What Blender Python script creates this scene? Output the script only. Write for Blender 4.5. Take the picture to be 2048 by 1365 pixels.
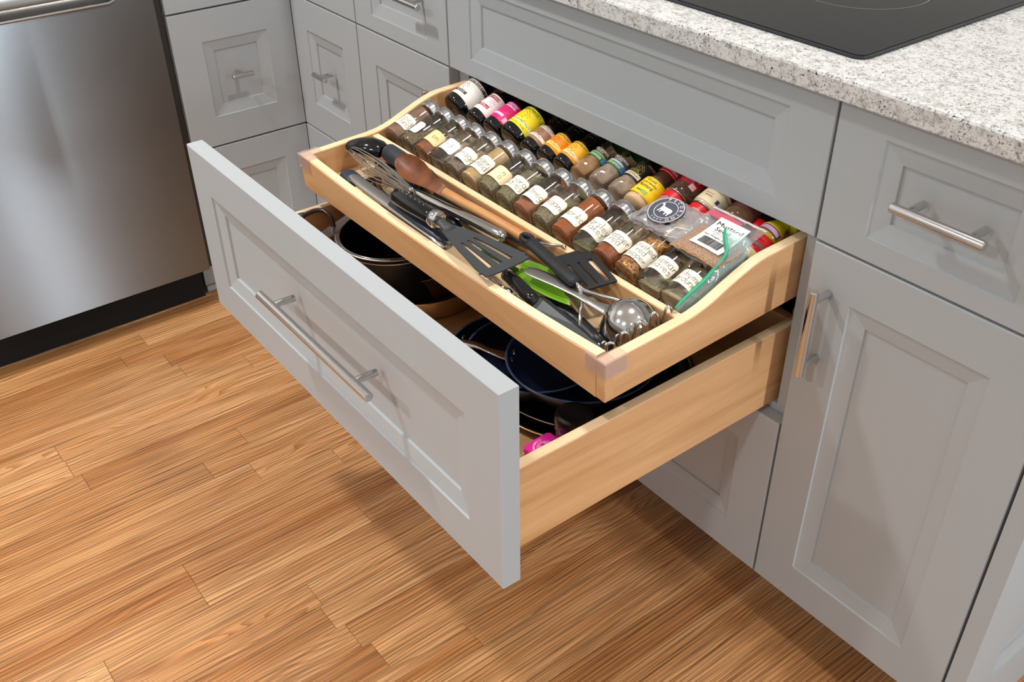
import bpy, bmesh, math, random
from mathutils import Matrix, Vector
random.seed(7)
SC = bpy.context.scene
for o in list(bpy.data.objects):
    bpy.data.objects.remove(o)
COL = SC.collection
PI = math.pi
def lin(c):
    c /= 255.0
    return c/12.92 if c <= .04045 else ((c+.055)/1.055)**2.4
def rgb(r, g, b): return (lin(r), lin(g), lin(b), 1)

# ---------------------------------------------------------------- camera
cam = bpy.data.cameras.new('camera'); cam.sensor_fit = 'HORIZONTAL'; cam.sensor_width = 36
cam.lens = 36*1985.6766/2048; cam.clip_start = .02; cam.clip_end = 60
co = bpy.data.objects.new('camera', cam); COL.objects.link(co)
Rr = Vector((.60961905, .79263798, -.00946809)); Ru = Vector((-.44747834, .35396625, .82126185)); Rf = Vector((-.65431472, .4964201, -.57047289))
co.matrix_world = Matrix(((Rr.x, Ru.x, -Rf.x, 1.43401829), (Rr.y, Ru.y, -Rf.y, -.95624851), (Rr.z, Ru.z, -Rf.z, 1.29208907), (0, 0, 0, 1)))
SC.camera = co
# ---------------------------------------------------------------- world, lamps, exposure
w = bpy.data.worlds.new('world'); SC.world = w; w.use_nodes = True
w.node_tree.nodes['Background'].inputs[0].default_value = (.90, .95, 1.0, 1)
w.node_tree.nodes['Background'].inputs[1].default_value = .70
LAMPS = [(.62, -.035, 10), (-.50, -1.05, 21), (1.25, -2.6, 29), (1.75, .25, 1), (-.15, -2.75, 33), (2.3, -1.5, 1.5)]  # the two furthest-front lamps are unseen fill, added to brighten the fronts
LAMP_Z = 2.40
for i, (x, y, p) in enumerate(LAMPS):
    l = bpy.data.lights.new('ceiling_and_fill_lamp', 'AREA'); l.shape = 'DISK'; l.size = .17; l.energy = p; l.color = (1, .985, .96); l.spread = 2.4
    o = bpy.data.objects.new('ceiling_and_fill_lamp', l); COL.objects.link(o); o.location = (x, y, LAMP_Z)
# daylight through the tall side window across the room
l = bpy.data.lights.new('window_daylight', 'AREA'); l.shape = 'RECTANGLE'; l.size = .10; l.size_y = 1.8; l.energy = 34; l.color = (.93, .97, 1)
o = bpy.data.objects.new('window_daylight', l); COL.objects.link(o); o.location = (3.3, -.07, .95); o.rotation_euler = (PI/2, 0, PI/2)
VS = SC.view_settings; VS.view_transform = 'Standard'; VS.look = 'None'; VS.gamma = 1; VS.use_curve_mapping = False; VS.exposure = 0.0
SC.cycles.use_denoising = True
SC.cycles.max_bounces = 10; SC.cycles.transparent_max_bounces = 32; SC.cycles.caustics_reflective = False; SC.cycles.caustics_refractive = False

# ---------------------------------------------------------------- materials
def nodes(m):
    m.use_nodes = True; nt = m.node_tree; return nt, nt.nodes, nt.links
MC = {}
def mat(name, c, rough=.5, metal=0, spec=.5, coat=0, trans=0, ior=1.45, alpha=1, noise=None, bump=0, bscale=200, sss=0):
    if name in MC: return MC[name]
    m = bpy.data.materials.new(name); nt, N, L = nodes(m); p = N['Principled BSDF']
    if len(c) == 3: c = rgb(*c)
    p.inputs['Base Color'].default_value = c; p.inputs['Roughness'].default_value = rough; p.inputs['Metallic'].default_value = metal
    p.inputs['Specular IOR Level'].default_value = spec; p.inputs['Coat Weight'].default_value = coat; p.inputs['Coat Roughness'].default_value = .08
    p.inputs['Transmission Weight'].default_value = trans; p.inputs['IOR'].default_value = ior; p.inputs['Alpha'].default_value = alpha
    tc = None
    if noise or bump: tc = N.new('ShaderNodeTexCoord')
    if noise:                       # noise = (scale, colour2, detail, lo, hi)
        sc_, c2, det, lo, hi = noise
        n = N.new('ShaderNodeTexNoise'); n.inputs['Scale'].default_value = sc_; n.inputs['Detail'].default_value = det
        r = N.new('ShaderNodeValToRGB'); r.color_ramp.elements[0].position = lo; r.color_ramp.elements[1].position = hi
        r.color_ramp.elements[0].color = c; r.color_ramp.elements[1].color = rgb(*c2)
        L.new(tc.outputs['Object'], n.inputs['Vector']); L.new(n.outputs['Fac'], r.inputs['Fac']); L.new(r.outputs['Color'], p.inputs['Base Color'])
    if bump:
        n = N.new('ShaderNodeTexNoise'); n.inputs['Scale'].default_value = bscale; n.inputs['Detail'].default_value = 3
        b = N.new('ShaderNodeBump'); b.inputs['Strength'].default_value = bump; b.inputs['Distance'].default_value = .002
        L.new(tc.outputs['Object'], n.inputs['Vector']); L.new(n.outputs['Fac'], b.inputs['Height']); L.new(b.outputs['Normal'], p.inputs['Normal'])
    MC[name] = m; return m

def thin(name, tint, edge, gloss=.04, rough=.02, haze=0, hazecol=(235, 240, 240), fmin=.0):
    """thin clear wall (glass, plastic film): transparent with a tint that deepens at grazing angles, plus a mirror coat"""
    if name in MC: return MC[name]
    m = bpy.data.materials.new(name); nt, N, L = nodes(m); N.remove(N['Principled BSDF']); out = N['Material Output']
    lw = N.new('ShaderNodeLayerWeight'); lw.inputs['Blend'].default_value = .35
    mc = N.new('ShaderNodeMix'); mc.data_type = 'RGBA'; mc.inputs[6].default_value = tint; mc.inputs[7].default_value = edge
    L.new(lw.outputs['Facing'], mc.inputs[0])
    t = N.new('ShaderNodeBsdfTransparent'); L.new(mc.outputs[2], t.inputs['Color'])
    g = N.new('ShaderNodeBsdfGlossy'); g.inputs['Roughness'].default_value = rough
    l2 = N.new('ShaderNodeLayerWeight'); l2.inputs['Blend'].default_value = .5      # Schlick, the same from both sides of the wall
    pw = N.new('ShaderNodeMath'); pw.operation = 'POWER'; pw.inputs[1].default_value = 4.5; L.new(l2.outputs['Facing'], pw.inputs[0])
    fr = N.new('ShaderNodeMath'); fr.operation = 'MULTIPLY_ADD'; fr.inputs[1].default_value = .85; fr.inputs[2].default_value = gloss; L.new(pw.outputs[0], fr.inputs[0])
    ms = N.new('ShaderNodeMixShader'); L.new(fr.outputs[0], ms.inputs[0]); L.new(t.outputs[0], ms.inputs[1]); L.new(g.outputs[0], ms.inputs[2])
    last = ms
    if haze:
        d = N.new('ShaderNodeBsdfDiffuse'); d.inputs['Color'].default_value = rgb(*hazecol)
        mh = N.new('ShaderNodeMixShader'); mh.inputs[0].default_value = haze; L.new(ms.outputs[0], mh.inputs[1]); L.new(d.outputs[0], mh.inputs[2]); last = mh
    L.new(last.outputs[0], out.inputs['Surface'])
    MC[name] = m; return m

def wood(name, c1, c2, axis, fine=1.0, rough=.42, streak=.5, coat=0, rnd=False):
    """straight grained wood: noise stretched along one object axis"""
    if name in MC: return MC[name]
    m = bpy.data.materials.new(name); nt, N, L = nodes(m); p = N['Principled BSDF']; p.inputs['Roughness'].default_value = rough
    p.inputs['Coat Weight'].default_value = coat
    tc = N.new('ShaderNodeTexCoord')
    def mp(a, b):
        q = N.new('ShaderNodeMapping'); s = [b*fine]*3; s[axis] = a*fine; q.inputs['Scale'].default_value = s; L.new(tc.outputs['Object'], q.inputs['Vector']); return q
    m1 = mp(2.2, 22); n1 = N.new('ShaderNodeTexNoise'); n1.inputs['Scale'].default_value = 1; n1.inputs['Detail'].default_value = 5; n1.inputs['Distortion'].default_value = 1.2
    L.new(m1.outputs[0], n1.inputs['Vector'])
    m2 = mp(9, 420); n2 = N.new('ShaderNodeTexNoise'); n2.inputs['Scale'].default_value = 1; n2.inputs['Detail'].default_value = 3; L.new(m2.outputs[0], n2.inputs['Vector'])
    a = N.new('ShaderNodeMath'); a.operation = 'MULTIPLY_ADD'; a.inputs[1].default_value = streak; L.new(n2.outputs['Fac'], a.inputs[0]); L.new(n1.outputs['Fac'], a.inputs[2])
    r = N.new('ShaderNodeValToRGB'); r.color_ramp.elements[0].position = .45; r.color_ramp.elements[1].position = .95
    r.color_ramp.elements[0].color = rgb(*c1); r.color_ramp.elements[1].color = rgb(*c2); L.new(a.outputs[0], r.inputs['Fac'])
    L.new(r.outputs['Color'], p.inputs['Base Color'])
    MC[name] = m; return m

def oak():
    m = bpy.data.materials.new('oak_floor'); nt, N, L = nodes(m); p = N['Principled BSDF']
    p.inputs['Roughness'].default_value = .28; p.inputs['Specular IOR Level'].default_value = .45
    tc = N.new('ShaderNodeTexCoord'); oi = N.new('ShaderNodeObjectInfo')
    off = N.new('ShaderNodeVectorMath'); off.operation = 'SCALE'; off.inputs[0].default_value = (3.1, 17.7, 9.3); L.new(oi.outputs['Random'], off.inputs['Scale'])
    ad = N.new('ShaderNodeVectorMath'); ad.operation = 'ADD'; L.new(tc.outputs['Object'], ad.inputs[0]); L.new(off.outputs[0], ad.inputs[1])
    def mp(sx, sy):
        q = N.new('ShaderNodeMapping'); q.inputs['Scale'].default_value = (sx, sy, sx); L.new(ad.outputs[0], q.inputs['Vector']); return q
    def noise(q, det, dist=0):
        n = N.new('ShaderNodeTexNoise'); n.inputs['Scale'].default_value = 1; n.inputs['Detail'].default_value = det; n.inputs['Distortion'].default_value = dist
        L.new(q.outputs[0], n.inputs['Vector']); return n
    broad = noise(mp(16, 1.6), 3, .6)
    warp = noise(mp(10, 1.8), 2, .5)
    # growth rings: warped bands across the plank
    sx = N.new('ShaderNodeSeparateXYZ'); L.new(ad.outputs[0], sx.inputs[0])
    k = N.new('ShaderNodeMath'); k.operation = 'MULTIPLY_ADD'; rw = N.new('ShaderNodeMath'); rw.operation = 'MULTIPLY_ADD'; rw.inputs[1].default_value = .13; rw.inputs[2].default_value = .02; L.new(oi.outputs['Random'], rw.inputs[0]); L.new(rw.outputs[0], k.inputs[1]); L.new(warp.outputs['Fac'], k.inputs[0]); L.new(sx.outputs['X'], k.inputs[2])
    cm = N.new('ShaderNodeCombineXYZ'); L.new(k.outputs[0], cm.inputs['X'])
    wv = N.new('ShaderNodeTexWave'); wv.inputs['Scale'].default_value = 42; wv.inputs['Distortion'].default_value = 1.0; wv.inputs['Detail'].default_value = 2; wv.wave_profile = 'SAW'
    L.new(cm.outputs[0], wv.inputs['Vector'])
    pore = noise(mp(620, 6), 2)
    pr = N.new('ShaderNodeValToRGB'); pr.color_ramp.elements[0].position = .36; pr.color_ramp.elements[1].position = .56; L.new(pore.outputs['Fac'], pr.inputs['Fac'])
    base = N.new('ShaderNodeValToRGB'); e = base.color_ramp.elements; e[0].position = .25; e[1].position = .75
    e[0].color = rgb(180, 121, 69); e[1].color = rgb(224, 178, 127); L.new(broad.outputs['Fac'], base.inputs['Fac'])
    ring = N.new('ShaderNodeMix'); ring.data_type = 'RGBA'; ring.blend_type = 'MULTIPLY'; ring.inputs[0].default_value = .9
    rr = N.new('ShaderNodeValToRGB'); rr.color_ramp.elements[0].position = .0; rr.color_ramp.elements[1].position = .55
    rr.color_ramp.elements[0].color = (.58, .46, .37, 1); rr.color_ramp.elements[1].color = (1, 1, 1, 1); L.new(wv.outputs['Fac'], rr.inputs['Fac'])
    L.new(base.outputs['Color'], ring.inputs[6]); L.new(rr.outputs['Color'], ring.inputs[7])
    pm = N.new('ShaderNodeMix'); pm.data_type = 'RGBA'; pm.blend_type = 'MULTIPLY'; pm.inputs[0].default_value = .55
    L.new(ring.outputs[2], pm.inputs[6]); L.new(pr.outputs['Color'], pm.inputs[7])
    tone = N.new('ShaderNodeValToRGB'); t = tone.color_ramp.elements; t[0].position = 0; t[1].position = 1; t[0].color = (.80, .70, .60, 1); t[1].color = (1.06, 1.04, 1.0, 1)
    x = t.new(.5); x.color = (.97, .94, .90, 1)
    L.new(oi.outputs['Random'], tone.inputs['Fac'])
    tm = N.new('ShaderNodeMix'); tm.data_type = 'RGBA'; tm.blend_type = 'MULTIPLY'; tm.inputs[0].default_value = 1
    L.new(pm.outputs[2], tm.inputs[6]); L.new(tone.outputs['Color'], tm.inputs[7]); L.new(tm.outputs[2], p.inputs['Base Color'])
    b = N.new('ShaderNodeBump'); b.inputs['Strength'].default_value = .12; b.inputs['Distance'].default_value = .001; L.new(pr.outputs['Color'], b.inputs['Height']); L.new(b.outputs['Normal'], p.inputs['Normal'])
    return m

def granite():
    m = bpy.data.materials.new('granite'); nt, N, L = nodes(m); p = N['Principled BSDF']; p.inputs['Roughness'].default_value = .16
    tc = N.new('ShaderNodeTexCoord')
    def ns(s, det, dist=0, rgh=.6):
        n = N.new('ShaderNodeTexNoise'); n.inputs['Scale'].default_value = s; n.inputs['Detail'].default_value = det; n.inputs['Distortion'].default_value = dist; n.inputs['Roughness'].default_value = rgh
        L.new(tc.outputs['Object'], n.inputs['Vector']); return n
    def ramp(src, lo, hi, a, b):
        r = N.new('ShaderNodeValToRGB'); r.color_ramp.elements[0].position = lo; r.color_ramp.elements[1].position = hi; r.color_ramp.elements[0].color = a; r.color_ramp.elements[1].color = b
        L.new(src.outputs['Fac'], r.inputs['Fac']); return r
    def mul(a, b, f=1):
        x = N.new('ShaderNodeMix'); x.data_type = 'RGBA'; x.blend_type = 'MULTIPLY'; x.inputs[0].default_value = f; L.new(a, x.inputs[6]); L.new(b, x.inputs[7]); return x.outputs[2]
    one = (1, 1, 1, 1)
    base = ramp(ns(70, 6, .8), .36, .52, rgb(176, 174, 170), rgb(212, 212, 211)).outputs['Color']
    grey = ramp(ns(150, 5, 1.6, .78), .385, .465, (.20, .19, .185, 1), one).outputs['Color']
    fleck = ramp(ns(300, 3, .4, .6), .375, .410, (.045, .04, .04, 1), one).outputs['Color']
    cl = ramp(ns(26, 3, .3), .40, .60, one, (0, 0, 0, 1))       # flecks gather in drifts
    inv = N.new('ShaderNodeMath'); inv.operation = 'MULTIPLY_ADD'; inv.inputs[1].default_value = .7; inv.inputs[2].default_value = .3; L.new(cl.outputs['Color'], inv.inputs[0])
    c = mul(base, grey, .8)
    x = N.new('ShaderNodeMix'); x.data_type = 'RGBA'; x.blend_type = 'MULTIPLY'; L.new(inv.outputs[0], x.inputs[0]); L.new(c, x.inputs[6]); L.new(fleck, x.inputs[7])
    L.new(x.outputs[2], p.inputs['Base Color']); return m

def steel_brushed():
    m = bpy.data.materials.new('brushed_steel'); nt, N, L = nodes(m); p = N['Principled BSDF']
    p.inputs['Metallic'].default_value = 1; p.inputs['Base Color'].default_value = rgb(134, 141, 147); p.inputs['Roughness'].default_value = .27
    p.inputs['Anisotropic'].default_value = 1.0
    tc = N.new('ShaderNodeTexCoord'); mp = N.new('ShaderNodeMapping'); mp.inputs['Scale'].default_value = (8, 40, 1800); L.new(tc.outputs['Object'], mp.inputs['Vector'])
    n = N.new('ShaderNodeTexNoise'); n.inputs['Scale'].default_value = 1; n.inputs['Detail'].default_value = 2; L.new(mp.outputs[0], n.inputs['Vector'])
    b = N.new('ShaderNodeBump'); b.inputs['Strength'].default_value = .05; b.inputs['Distance'].default_value = .001; L.new(n.outputs['Fac'], b.inputs['Height']); L.new(b.outputs['Normal'], p.inputs['Normal'])
    cx = N.new('ShaderNodeCombineXYZ'); cx.inputs[0].default_value = 0; cx.inputs[1].default_value = 0; cx.inputs[2].default_value = 1
    L.new(cx.outputs[0], p.inputs['Tangent'])
    return m

M_PAINT = mat('grey_cabinet_paint', (166, 171, 174), .42, spec=.4)
M_MAPLE_Y = wood('maple_grain_y', (218, 172, 124), (190, 140, 92), 1, streak=.35)
M_MAPLE_X = wood('maple_grain_x', (218, 172, 124), (190, 140, 92), 0, streak=.35)
M_EDGE_Y = wood('lit_edge_grain_y', (248, 222, 184), (228, 192, 146), 1, streak=.35); M_EDGE_X = wood('lit_edge_grain_x', (248, 222, 184), (228, 192, 146), 0, streak=.35)  # paler edge grain, with overhead light on the board tops in the colour
M_OAK = oak(); M_GRANITE = granite(); M_STEELB = steel_brushed()
M_NICKEL = mat('satin_nickel', (206, 206, 206), .17, 1)
M_STEEL = mat('polished_steel', (205, 204, 202), .13, 1)
M_STEELM = mat('satin_steel', (176, 174, 171), .30, 1)
M_BLACKP = mat('black_plastic', (24, 25, 29), .38)
M_BLACKG = mat('glossy_black_plastic', (12, 13, 16), .12, spec=.6)
M_NAVY = mat('navy_black_rubber', (34, 42, 56), .42)
M_NYLON = mat('black_nylon', (56, 58, 61), .5)
M_GREEN = mat('lime_green_silicone', (120, 176, 34), .42)
M_DARK = mat('dark_void', (10, 9, 9), .8)
M_GASKET = mat('dark_gasket', (48, 44, 38), .6)
M_GLASS = thin('clear_glass', (.985, .985, .98, 1), (.72, .73, .69, 1), gloss=.07)
M_FILM = thin('clear_film', (.95, .95, .95, 1), (.72, .72, .72, 1), haze=.10, rough=.08)
M_BUMPER = thin('clear_pink_plastic', (.995, .98, .97, 1), (.95, .89, .87, 1), gloss=.10, haze=.16, hazecol=(244, 222, 214), rough=.08)
M_PAPER = mat('cream_label_paper', (240, 232, 212), .7)
M_PAPERW = mat('white_label_paper', (244, 243, 240), .6)
M_PAPERY = mat('yellowed_label_paper', (232, 204, 148), .7)
M_INK = mat('black_ink', (26, 22, 20), .6)
M_WHITE = mat('white_ink', (240, 240, 238), .6)

# ---------------------------------------------------------------- mesh builder
class MB:
    def __init__(s): s.v = []; s.f = []
    def add(s, vs, fs):
        n = len(s.v); s.v += [tuple(x) for x in vs]; s.f += [tuple(i+n for i in f) for f in fs]; return s
    def box(s, a, b):
        x0, y0, z0 = a; x1, y1, z1 = b
        return s.add([(x0, y0, z0), (x1, y0, z0), (x1, y1, z0), (x0, y1, z0), (x0, y0, z1), (x1, y0, z1), (x1, y1, z1), (x0, y1, z1)],
                     [(3, 2, 1, 0), (4, 5, 6, 7), (0, 1, 5, 4), (1, 2, 6, 5), (2, 3, 7, 6), (3, 0, 4, 7)])
    def loft(s, rings, cap=True, closed=True):
        n = len(rings[0]); vs = [p for r in rings for p in r]; fs = []
        for i in range(len(rings)-1):
            for j in range(n if closed else n-1):
                k = (j+1) % n; fs.append((i*n+j, i*n+k, (i+1)*n+k, (i+1)*n+j))
        if cap: fs.append(tuple(range(n))[::-1]); fs.append(tuple((len(rings)-1)*n+j for j in range(n)))
        return s.add(vs, fs)
    def lathe(s, prof, seg=28, M=None, cap=False):
        rings = [[(r*math.cos(2*PI*j/seg), r*math.sin(2*PI*j/seg), z) for j in range(seg)] for r, z in prof]
        if M is not None: rings = [[M @ Vector(p) for p in r] for r in rings]
        return s.loft(rings, cap)
    def tube(s, pts, rad, seg=10, up=(0, 0, 1), flat=1.0, cap=True, smooth=0):
        """pts: path; rad: number or list; flat: second-axis scale (number or list) of the section, measured along up"""
        P = [Vector(p) for p in pts]
        R = list(rad) if isinstance(rad, (list, tuple)) else [rad]*len(P)
        Fl = list(flat) if isinstance(flat, (list, tuple)) else [flat]*len(P)
        if smooth:
            def cr(a, b, c, d, t): return .5*((2*b)+(-a+c)*t+(2*a-5*b+4*c-d)*t*t+(-a+3*b-3*c+d)*t*t*t)
            Q = []; RR = []; FF = []
            for i in range(len(P)-1):
                i0, i3 = max(i-1, 0), min(i+2, len(P)-1)
                for k in range(smooth):
                    t = k/smooth; Q.append(cr(P[i0], P[i], P[i+1], P[i3], t)); RR.append(R[i]+(R[i+1]-R[i])*t); FF.append(Fl[i]+(Fl[i+1]-Fl[i])*t)
            Q.append(P[-1]); RR.append(R[-1]); FF.append(Fl[-1]); P, R, Fl = Q, RR, FF
        rings = []; U = Vector(up)
        for i, p in enumerate(P):
            t = (P[min(i+1, len(P)-1)]-P[max(i-1, 0)]).normalized()
            sd = t.cross(U)
            if sd.length < 1e-4: sd = t.cross(Vector((1, .1, 0)))
            sd.normalize(); n = sd.cross(t).normalized(); U = n if abs(t.dot(U)) > .95 else U
            rings.append([p+sd*(R[i]*math.cos(2*PI*j/seg))+n*(R[i]*Fl[i]*math.sin(2*PI*j/seg)) for j in range(seg)])
        return s.loft(rings, cap)
    def rects(s, x0, x1, z0, z1, rings, mp):
        """concentric rectangles (inset_x, inset_bottom, inset_top, depth) joined into a moulded front"""
        RR = []
        for ix, ib, it, d in rings: RR.append([mp(x0+ix, z0+ib, d), mp(x1-ix, z0+ib, d), mp(x1-ix, z1-it, d), mp(x0+ix, z1-it, d)])
        return s.loft(RR, True)
    def patch(s, r, p0, p1, s0, s1, n=16, corner=.0):
        """label wrapped on a cylinder whose axis is local Z; angle 0 faces local -Y"""
        vs = []; fs = []
        for i in range(n+1):
            t = i/n; ph = p0+(p1-p0)*t; d = min(t, 1-t)*abs(p1-p0)*r; c = 0
            if corner and d < corner: c = corner-math.sqrt(max(corner**2-(corner-d)**2, 0))
            for q in (s0+c, s1-c): vs.append((r*math.sin(ph), -r*math.cos(ph), q))
        for i in range(n): fs.append((2*i, 2*i+2, 2*i+3, 2*i+1))
        return s.add(vs, fs)
    def plate(s, us, vs_, mask, fn, th):
        """plate with slots: grid us x vs_, mask(i,j) True where solid, fn(u,v)->Vector point and thickness th along fn normal (down)"""
        nu, nv = len(us), len(vs_); top = {}; bot = {}; F = []; V = []
        def vid(i, j, side):
            D = top if side else bot
            if (i, j) not in D:
                p, n = fn(us[i], vs_[j]); D[(i, j)] = len(V); V.append(p if side else p-n*th)
            return D[(i, j)]
        ok = lambda i, j: 0 <= i < nu-1 and 0 <= j < nv-1 and mask(i, j)
        for i in range(nu-1):
            for j in range(nv-1):
                if not ok(i, j): continue
                F.append((vid(i, j, 1), vid(i+1, j, 1), vid(i+1, j+1, 1), vid(i, j+1, 1)))
                F.append((vid(i, j+1, 0), vid(i+1, j+1, 0), vid(i+1, j, 0), vid(i, j, 0)))
                for (di, dj, a, b) in ((-1, 0, (i, j+1), (i, j)), (1, 0, (i+1, j), (i+1, j+1)), (0, -1, (i, j), (i+1, j)), (0, 1, (i+1, j+1), (i, j+1))):
                    if not ok(i+di, j+dj): F.append((vid(*a, 1), vid(*b, 1), vid(*b, 0), vid(*a, 0))[::-1])
        return s.add(V, F)
    def build(s, name, m, parent=None, base=(0, 0, 0), smooth=False, bevel=0, M=None, auto=None):
        me = bpy.data.meshes.new(name); B = Vector(base)
        vs = [Vector(v) for v in s.v]
        if M is not None: vs = [M @ v for v in vs]
        me.from_pydata([tuple(v-B) for v in vs], [], s.f); me.materials.append(m)
        bm = bmesh.new(); bm.from_mesh(me); bmesh.ops.recalc_face_normals(bm, faces=bm.faces)
        if auto is not None:
            for e in bm.edges:
                if len(e.link_faces) == 2 and e.calc_face_angle(0) > auto: e.smooth = False
            smooth = True
        bm.to_mesh(me); bm.free()
        if smooth: me.polygons.foreach_set('use_smooth', [True]*len(me.polygons))
        me.update()
        o = bpy.data.objects.new(name, me); COL.objects.link(o)
        if parent is not None: o.parent = parent
        if bevel:
            b = o.modifiers.new('bevel', 'BEVEL'); b.width = bevel; b.segments = 2; b.limit_method = 'ANGLE'; b.angle_limit = .6
        return o
SHARP = .6
def tag(o, label=None, cat=None, group=None, kind=None):
    if label: o['label'] = label
    if cat: o['category'] = cat
    if group: o['group'] = group
    if kind: o['kind'] = kind
    return o
def thing(name, label, cat, M=None, group=None):
    o = bpy.data.objects.new(name, None); COL.objects.link(o); o.empty_display_size = .02
    if M is not None: o.matrix_world = M if isinstance(M, Matrix) else Matrix.Translation(M)
    return tag(o, label, cat, group)
def copy_tree(o, M):
    c = o.copy(); COL.objects.link(c); c.matrix_world = M
    for ch in list(o.children):
        d = ch.copy(); COL.objects.link(d); d.parent = c
        for g in list(ch.children):
            e = g.copy(); COL.objects.link(e); e.parent = d
    return c

# ---------------------------------------------------------------- lettering
TX = {}
def prefetch(strings):
    obs = []
    for t in strings:
        cu = bpy.data.curves.new('t', 'FONT'); cu.body = t; cu.size = 1; cu.align_x = 'CENTER'; cu.align_y = 'CENTER'; cu.resolution_u = 2
        o = bpy.data.objects.new('t', cu); COL.objects.link(o); obs.append((t, o, cu))
    bpy.context.view_layer.update(); dg = bpy.context.evaluated_depsgraph_get()
    for t, o, cu in obs:
        me = bpy.data.meshes.new_from_object(o.evaluated_get(dg))
        TX[t] = ([tuple(v.co) for v in me.vertices], [tuple(p.vertices) for p in me.polygons]); bpy.data.meshes.remove(me)
    for t, o, cu in obs: bpy.data.objects.remove(o); bpy.data.curves.remove(cu)
def text(mb, t, size, fn, sx=1.0):
    v, f = TX[t]; mb.add([fn(x*size*sx, y*size) for x, y, z in v], f)
def cyl(r, pc, s0):       # map flat (u, v) onto a cylinder, centre angle pc
    return lambda u, v: (r*math.sin(pc+u/r), -r*math.cos(pc+u/r), s0+v)
# single-stroke handwriting: polylines on a grid, x-height 6, ascender 11, descender -4
HW = {'a': '53 51 30 10 02 04 16 36 54 56 50 60', 'b': '0a 00 30 51 54 36 16 04', 'c': '55 36 16 04 02 10 30 51', 'd': '55 36 16 04 02 10 30 51 5b 50', 'e': '03 53 45 26 05 02 10 30 51',
      'f': '4a 2b 19 10|06 36', 'g': '55 36 16 04 02 10 30 52 56 5y 3z 1z 0y', 'h': '0b 00 04 26 45 40', 'i': '16 10|18 19', 'j': '26 2y 0z|28 29', 'k': '0b 00|46 02 40', 'l': '1b 10 20',
      'm': '06 00 04 16 35 30 34 46 65 60', 'n': '06 00 04 26 45 40', 'o': '26 04 02 20 40 52 54 36 26', 'p': '06 0z|05 26 46 54 52 30 01', 'r': '06 00 03 25 46', 's': '45 26 05 14 33 42 30 00',
      't': '2a 21 30 40|07 47', 'u': '06 02 10 30 42 46 40', 'v': '06 20 46', 'y': '06 12 30|56 2y 0z', 'w': '06 10 34 50 66', 'A': '00 3b 60|14 54', 'C': '68 4b 1a 06 03 20 50', 'F': '00 0b 6b|06 46', 'G': '69 4b 1a 06 02 20 50 54 34',
      'M': '00 1b 34 5b 60', 'N': '00 0b 50 5b', 'O': '3b 18 04 10 40 65 6a 3b', 'P': '00 0b 4b 68 46 06', 'R': '00 0b 4b 68 46 06|36 60', 'T': '0b 8b|4b 40'}
def hand(mb, t, size, fn, w=.0005):
    x = 0; k = size/11; strokes = []
    for ch in t:
        if ch == ' ': x += 4; continue
        mx = 0
        for st in HW[ch].split('|'):
            P = []
            for q in st.split():
                px = int(q[0]); c = q[1]; py = {'a': 10, 'b': 11, 'x': -1, 'y': -3, 'z': -4}.get(c)
                if py is None: py = int(c)
                P.append((x+px+random.uniform(-.25, .25), py+random.uniform(-.3, .3))); mx = max(mx, px)
            strokes.append(P)
        x += mx+2
    for P in strokes:
        vs = []; fs = []
        for i, (px, py) in enumerate(P):
            a = P[max(i-1, 0)]; b = P[min(i+1, len(P)-1)]; dx, dy = b[0]-a[0], b[1]-a[1]; l = math.hypot(dx, dy) or 1
            nx, ny = -dy/l*w/2, dx/l*w/2; cx, cy = (px-x/2)*k, (py-4)*k
            vs += [fn(cx+nx, cy+ny), fn(cx-nx, cy-ny)]
            if i: n = 2*i; fs.append((n-2, n-1, n+1, n))
        mb.add(vs, fs)
# ================================================================ the setting
XL = -.6153; G = .0035; W = .797; XE = 1.118; XEND = 1.1465; ZC = .69; ZD = .0912; ZB = .8754; ZT = .902
fl = MB().box((-3.2, -3.6, -.05), (4.2, 1.2, -.0095)).build('floor', mat('floor_base', (150, 122, 98), .5)); tag(fl, kind='structure')
PW = .0572
for i in range(-8, 27):
    x0 = -.264+PW*i
    if x0 > 1.25 or x0 < -.75: continue
    cuts = {-1: [-.7715], 0: [-.7686], 4: [-.4876], 7: [-.6925], 8: [-.6934, -.38], 10: [-.5438], 11: [-.5497], -2: [-.3401], -3: [-.47], -4: [-.4809]}.get(i, [])
    ys = list(cuts); lo = min(ys) if ys else random.uniform(-.9, -.1); hi = max(ys) if ys else lo
    if not ys: ys.append(lo)
    while lo > -1.25: lo -= random.uniform(.6, 1.3); ys.append(lo)
    while hi < .40: hi += random.uniform(.6, 1.3); ys.append(hi)
    ys.sort()
    for a, b in zip(ys, ys[1:]):
        if b < -1.15 or a > .42: continue
        c = ((x0+PW/2), (a+b)/2); hx, hy = PW/2-.00022, (b-a)/2-.00022; k = .0006
        mb = MB()
        mb.loft([[(-hx, -hy, -.009), (hx, -hy, -.009), (hx, hy, -.009), (-hx, hy, -.009)], [(-hx, -hy, -k), (hx, -hy, -k), (hx, hy, -k), (-hx, hy, -k)],
                 [(-hx+k, -hy+k, 0), (hx-k, -hy+k, 0), (hx-k, hy-k, 0), (-hx+k, hy-k, 0)]])
        o = mb.build('plank', M_OAK, fl); o.location = (c[0], c[1], 0)
M_WALL = mat('wall_paint', (205, 203, 198), .7)
M_CEIL = mat('ceiling_paint', (236, 236, 234), .8)
tag(MB().box((-3.2, .66, -.01), (4.2, .72, 2.44)).build('wall_back', M_WALL), kind='structure')
tag(MB().box((-1.35, -3.6, -.01), (-1.28, .66, 2.44)).build('wall_left', M_WALL), kind='structure')
tag(MB().box((-1.35, -3.6, 2.44), (4.2, .72, 2.50)).build('ceiling', M_CEIL), kind='structure')

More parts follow.
